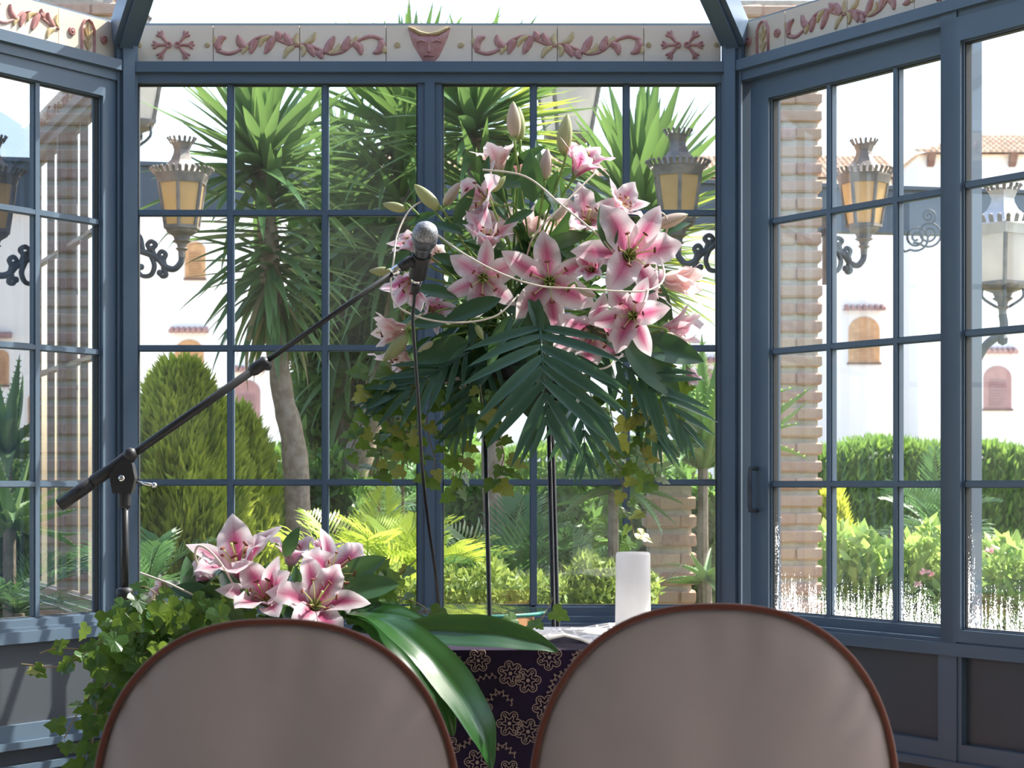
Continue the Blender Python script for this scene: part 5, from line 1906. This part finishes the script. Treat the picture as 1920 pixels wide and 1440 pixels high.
bq = empty('tall_lily_bouquet', stc, 'large bouquet of pink lilies, palm leaves and ivy on the rod stand', 'bouquet')
m = MB(); m.lathe([(.03, -.03), (.075, -.01), (.095, .05), (.10, .07), (.08, .07)], Matrix.Translation(stc), 20); m.build('bowl', M_BLACKPL, bq, True)
core = P(985, 600, D)
leaf_ball(bq, P(985, 580, D + .05), (.27, .14, .16), 110, LANCE, .13, .2)
leaf_ball(bq, P(985, 440, D + .06), (.17, .11, .17), 70, LANCE, .11, -.2)
leaf_ball(bq, P(960, 660, D + .02), (.27, .14, .09), 70, LANCEW, .11, .6)
Z = core
for args in ((1030, 528, 4.38, 80, (.0, -.12, 1), 'star', 'd'),
             (905, 520, 4.40, 70, (.1, -.25, .9), 'open', 'n'),
             (1178, 480, 4.38, 92, (.22, .1, .85), 'open', 'd'),
             (912, 468, 4.44, 74, (.15, .75, .5), 'half', 'n'),
             (918, 380, 4.46, 72, (-.75, .15, .5), 'open', 'n'),
             (1080, 325, 4.50, 72, (.45, .75, .35), 'half', 'd'),
             (938, 318, 4.50, 66, (-.15, .9, .1), 'half', 'b'),
             (1150, 400, 4.46, 66, (.55, .55, .4), 'half', 'n'),
             (1098, 425, 4.42, 72, (.15, .4, .6), 'half', 'n'),
             (1112, 508, 4.36, 44, (-.2, .2, .9), 'half', 'd'),
             (1188, 592, 4.34, 70, (-.25, -.05, .9), 'open', 'd'),
             (1205, 545, 4.42, 60, (.7, .2, .2), 'half', 'n'),
             (1240, 525, 4.46, 92, (1.0, -.06, .12), 'trumpet', 'b'),
             (1240, 622, 4.44, 84, (1.0, .08, .25), 'trumpet', 'n'),
             (776, 515, 4.44, 66, (-.35, -.75, .55), 'half', 'd'),
             (785, 470, 4.50, 56, (-.6, .6, .3), 'half', 'n'),
             (800, 490, 4.56, 50, (.5, .4, .2), 'half', 'b'),
             (1112, 615, 4.40, 72, (.0, -.5, .8), 'open', 'd'),
             (765, 618, 4.46, 78, (-1, -.1, .15), 'trumpet', 'b'),
             (755, 650, 4.50, 60, (-.3, -.9, .2), 'half', 'b'),
             (800, 578, 4.46, 52, (.6, -.2, .5), 'half', 'd'),
             (975, 330, 4.60, 50, (.2, .8, -.3), 'half', 'b'),
             (1000, 440, 4.62, 56, (.1, .3, -.6), 'open', 'b'),
             (1060, 440, 4.60, 56, (-.2, .4, -.5), 'open', 'b'),
             (930, 425, 4.58, 50, (-.3, .4, -.4), 'open', 'b'),
             (1060, 480, 4.60, 48, (.1, .3, -.5), 'half', 'b'),
             (862, 700, 4.48, 34, (-.1, -.9, .2), 'half', 'b'),
             (1290, 690, 4.5, 40, (.4, -.9, .1), 'trumpet', 'n')):
    lily(bq, *args, stem_to=Z + Vector((random.uniform(-.05, .05), random.uniform(-.03, .05), random.uniform(-.08, .06))))
for (b, t, d_, dd) in (((966, 262), (962, 190), 4.48, 0), ((974, 268), (972, 200), 4.5, .01), ((1056, 292), (1064, 214), 4.48, 0), ((1021, 340), (1027, 278), 4.44, 0), ((825, 394), (777, 346), 4.46, 0), ((832, 388), (862, 342), 4.48, 0),
                       ((764, 394), (717, 382), 4.5, 0), ((1036, 415), (1066, 382), 4.38, 0), ((1228, 425), (1290, 402), 4.44, 0), ((1082, 540), (1118, 556), 4.32, -.02), ((892, 608), (906, 638), 4.36, 0), ((816, 640), (783, 660), 4.4, 0),
                       ((765, 628), (718, 678), 4.42, 0), ((1244, 625), (1300, 660), 4.40, 0), ((925, 360), (948, 330), 4.42, 0), ((740, 510), (692, 508), 4.56, 0), ((815, 588), (762, 612), 4.44, 0)):
    bud(bq, b, t, d_, Z + Vector((random.uniform(-.05, .05), random.uniform(-.03, .05), random.uniform(-.05, .08))), dd)
# big dark leaves that stand clear of the mass
for (px, py, d_, ang, spx, wide) in ((1000, 380, 4.42, 95, 95, 1), (1000, 395, 4.40, 200, 60, 0), (1145, 470, 4.34, 100, 90, 1), (1050, 470, 4.38, -20, 120, 0), (1005, 470, 4.40, 20, 110, 0), (870, 440, 4.42, 150, 70, 0),
                                     (850, 420, 4.44, 60, 80, 0), (1010, 345, 4.46, 170, 100, 0), (960, 310, 4.5, 30, 70, 0), (1100, 350, 4.46, -60, 90, 0), (770, 470, 4.42, 215, 60, 0), (810, 480, 4.44, -10, 80, 0), (1195, 640, 4.38, -15, 130, 1), (1170, 640, 4.36, -40, 150, 1),
                                     (1215, 520, 4.42, -50, 90, 0), (1230, 540, 4.44, -75, 90, 0), (1130, 560, 4.36, 10, 100, 0), (940, 560, 4.36, 200, 120, 0), (960, 590, 4.36, -120, 110, 0), (860, 560, 4.38, 160, 90, 0), (880, 640, 4.4, 200, 110, 1), (1090, 600, 4.38, -30, 110, 0),
                                     (820, 400, 4.5, 195, 60, 0), (905, 350, 4.44, 80, 60, 0), (790, 690, 4.42, 215, 130, 0), (1240, 440, 4.46, 30, 60, 0), (840, 600, 4.36, 185, 70, 1), (1010, 560, 4.34, -100, 130, 0), (990, 560, 4.34, -60, 110, 0)):
    a = math.radians(ang)
    dl = Vector((math.cos(a), random.uniform(-.35, .1), math.sin(a)))
    put('leaf', random.choice(LANCEW if wide else LANCE), frame_x(P(px, py, d_), dl, Vector((random.uniform(-.3, .3), -1, .45)), spx * d_ / F), bq)
# hanging palm fronds
florist_frond(bq, [P(1012, 610, 4.34), P(1016, 660, 4.27), P(1020, 720, 4.25), P(1024, 785, 4.25)], 9, .215, 0, 72)
florist_frond(bq, [P(1075, 660, 4.40), P(1085, 720, 4.37), P(1093, 790, 4.36), P(1097, 850, 4.37)], 9, .15, 0, 52)
florist_frond(bq, [P(1130, 660, 4.42), P(1190, 700, 4.38), P(1245, 750, 4.38), P(1285, 805, 4.40)], 9, .15, 0, 44)
florist_frond(bq, [P(880, 660, 4.44), P(830, 690, 4.41), P(765, 730, 4.40), P(710, 750, 4.42)], 9, .135, 0, 44)
florist_frond(bq, [P(930, 670, 4.46), P(890, 740, 4.45), P(855, 800, 4.45)], 7, .12, 0, 44)
florist_frond(bq, [P(1160, 690, 4.5), P(1205, 760, 4.5), P(1235, 830, 4.5)], 7, .13, 0, 44)
# trailing ivy
for pts in ([(745, 690), (700, 745), (672, 810), (655, 850)], [(770, 700), (740, 780), (712, 850), (700, 890)], [(820, 700), (800, 790), (815, 870), (790, 905)], [(860, 710), (850, 790), (868, 860), (850, 930)],
            [(900, 720), (915, 800), (945, 850), (925, 905)], [(700, 700), (690, 720), (720, 770), (735, 830)], [(1140, 740), (1155, 830), (1165, 900), (1185, 985), (1190, 1010)], [(1190, 720), (1215, 790), (1205, 850), (1230, 900)],
            [(1230, 690), (1275, 760), (1285, 820), (1300, 850)], [(1215, 660), (1240, 700), (1225, 750), (1250, 800)], [(950, 700), (930, 760), (905, 780), (880, 800)], [(790, 690), (760, 730), (735, 720), (690, 735)], [(1100, 720), (1130, 800), (1150, 860), (1170, 880)], [(840, 680), (780, 760), (760, 830), (765, 880)]):
    dd = random.uniform(4.42, 4.56)
    ivy_strand(bq, [P(x, y, dd + random.uniform(-.03, .03)) for x, y in pts], .019, .046, .32)
for pts in ([(905, 318, 4.40), (985, 331, 4.36), (1050, 382, 4.33), (1125, 445, 4.33), (1170, 500, 4.36)],
            [(805, 428, 4.42), (870, 476, 4.32), (940, 513, 4.28), (1010, 536, 4.26), (1080, 541, 4.25), (1190, 547, 4.28), (1232, 537, 4.33), (1246, 515, 4.40), (1236, 480, 4.46)],
            [(800, 372, 4.48), (768, 394, 4.44), (745, 440, 4.40), (738, 490, 4.36), (733, 530, 4.34), (742, 570, 4.32), (790, 596, 4.30), (860, 605, 4.28), (930, 592, 4.30), (972, 553, 4.36)],
            [(1120, 320, 4.42), (1050, 390, 4.36), (1003, 440, 4.36), (985, 490, 4.42)],
            [(1060, 680, 4.30), (1090, 690, 4.27), (1135, 690, 4.26), (1168, 664, 4.30)],
            [(1205, 420, 4.44), (1222, 398, 4.42), (1245, 402, 4.42), (1252, 425, 4.44), (1240, 455, 4.46)]):
    reed(bq, pts)

# ------------------------------------------------------------------ low arrangement on the table
la = empty('low_lily_arrangement', (P(520, 1180, 4.08).x, 4.08, TZ), 'low arrangement of pink lilies, ivy and broad leaves on the table', 'flower arrangement')
c0 = P(520, 1165, 4.08)
m = MB(); m.lathe([(.05, .0), (.10, .005), (.12, .035), (.115, .045), (.10, .035)], Matrix.Translation((c0.x, 4.08, TZ + .001)), 20); m.build('bowl', M_BLACKPL, la, True)
leaf_ball(la, P(510, 1165, 4.08), (.26, .14, .07), 60, LANCEW, .10, .0)
leaf_ball(la, P(330, 1190, 4.02), (.13, .12, .10), 50, LANCEW, .09, .4)
for args in ((452, 1080, 4.00, 112, (-.15, .85, .5), 'half', 'm'),
             (505, 1132, 3.94, 94, (-.2, .6, .75), 'half', 'm'),
             (590, 1138, 3.92, 86, (.25, .5, .75), 'open', 'm'),
             (612, 1080, 4.02, 80, (.65, .35, .6), 'open', 'm'),
             (545, 1058, 4.12, 66, (.15, .9, .2), 'half', 'n'),
             (600, 1045, 4.16, 50, (.3, .9, .1), 'half', 'n'),
             (400, 1085, 4.08, 64, (-.8, .5, .2), 'half', 'n'),
             (310, 1112, 4.10, 40, (-.7, .5, .1), 'half', 'b')):
    lily(la, *args, stem_to=c0)
for (b, t, d_) in (((648, 1140), (692, 1128), 4.0), ((330, 1105), (292, 1086), 4.1), ((650, 1060), (668, 1035), 4.15)):
    bud(la, b, t, d_, c0)
for (px, py, d_, ang, spx, wide) in ((535, 1045, 3.98, 70, 60, 1), (640, 1110, 3.98, 10, 110, 1), (660, 1130, 4.0, -10, 120, 1), (630, 1095, 4.02, 30, 110, 1), (400, 1120, 3.96, 160, 80, 1), (560, 1100, 3.90, 100, 40, 1)):
    a = math.radians(ang)
    put('leaf', random.choice(LANCEW), frame_x(P(px, py, d_), Vector((math.cos(a), random.uniform(-.3, .1), math.sin(a))), Vector((0, -1, .5)), spx * d_ / F), la)
# ivy mound on the left, spilling over the table edge
random.seed(21)
for i in range(150):
    t = random.random()
    px = 440 - 240 * t + random.uniform(-40, 40)
    top = 1120 + 30 * t
    py = top + (random.random() ** 1.3) * (60 + 230 * t)
    d_ = 3.98 - .16 * random.random() - .03 * t
    ivy_leaf(la, px, py, d_, random.uniform(32, 56), random.uniform(150, 330), (0, -1, .55))
for i in range(26):
    ivy_leaf(la, random.uniform(640, 745), random.uniform(1060, 1165), random.uniform(3.98, 4.1), random.uniform(26, 44), random.uniform(-60, 160), (0, -1, .6))
for pts in ([(300, 1180), (210, 1195), (150, 1230), (110, 1250), (40, 1245)], [(280, 1220), (200, 1270), (150, 1330), (120, 1385)], [(290, 1240), (220, 1310), (185, 1360), (150, 1440)], [(260, 1170), (190, 1215), (110, 1215), (75, 1225)], [(320, 1140), (270, 1100), (230, 1130), (215, 1170)],
            [(250, 1250), (190, 1300), (175, 1380), (165, 1460)], [(650, 1120), (700, 1085), (745, 1078), (780, 1050)], [(680, 1140), (740, 1120), (790, 1135), (800, 1150)], [(930, 1165), (985, 1158), (1010, 1165), (1030, 1135), (1036, 1120)], [(340, 1200), (270, 1280), (240, 1340), (235, 1400)]):
    dd = 3.86 if pts[0][0] < 600 else 4.08
    ivy_strand(la, [P(x, y, dd + random.uniform(-.02, .02)) for x, y in pts], .028, .044, .04)
# aspidistra leaves
def broad_leaf(pts, widths, up, name='broad_leaf', fold=.30):
    sp = spline(pts, 6)
    n = len(sp)
    m = MB()
    V, U, Fc = [], [], []
    for i, p in enumerate(sp):
        t = i / (n - 1)
        k = t * (len(widths) - 1)
        q0 = min(int(k), len(widths) - 2)
        w = widths[q0] + (widths[q0 + 1] - widths[q0]) * (k - q0)
        tg = (sp[min(i + 1, n - 1)] - sp[max(i - 1, 0)]).normalized()
        u = Vector(up)
        sd = u.cross(tg).normalized()
        nn = tg.cross(sd).normalized()
        for j in range(9):
            q = j / 8 - .5
            V.append(p + sd * q * w + nn * (abs(q) * w * fold + .0012 * math.sin(j * 2.4) + .003 * math.sin(i * .9) * q))
            U.append((j / 8, t))
    for i in range(n - 1):
        for j in range(8):
            a = i * 9 + j
            Fc.append((a, a + 1, a + 10, a + 9))
    m.add(V, Fc, U)
    m.build(name, M_ASPI, la, True)
broad_leaf([P(660, 1178, 4.0), P(740, 1184, 3.92), P(830, 1186, 3.88), P(920, 1190, 3.86), P(1000, 1205, 3.85), P(1046, 1222, 3.84)], [.012, .04, .075, .075, .045, .004], (0, -.80, .6))
broad_leaf([P(650, 1150, 3.98), P(720, 1168, 3.86), P(790, 1220, 3.80), P(850, 1290, 3.78), P(900, 1370, 3.78), P(922, 1442, 3.79)], [.012, .06, .085, .095, .07, .004], (.45, -.75, .5))
broad_leaf([P(640, 1150, 4.0), P(700, 1172, 3.90), P(760, 1230, 3.83), P(820, 1310, 3.80), P(850, 1380, 3.80)], [.012, .06, .08, .07, .004], (.3, -.8, .5))
broad_leaf([P(640, 1140, 4.02), P(690, 1150, 3.98), P(750, 1158, 3.96), P(830, 1180, 3.95)], [.010, .05, .06, .004], (0, -.5, .8))
for pts in ([(262, 1074, 3.98), (320, 1096, 3.95), (390, 1130, 3.95), (445, 1158, 3.98)],
            [(255, 1150, 3.92), (275, 1143, 3.90), (330, 1143, 3.89), (390, 1154, 3.90), (425, 1162, 3.95)],
            [(375, 1072, 3.95), (366, 1042, 3.94), (372, 1024, 3.93), (392, 1032, 3.92), (418, 1062, 3.92), (440, 1102, 3.94)],
            [(385, 1075, 4.02), (372, 1050, 4.04), (395, 1036, 4.06), (420, 1040, 4.06)]):
    reed(la, pts, .0024)
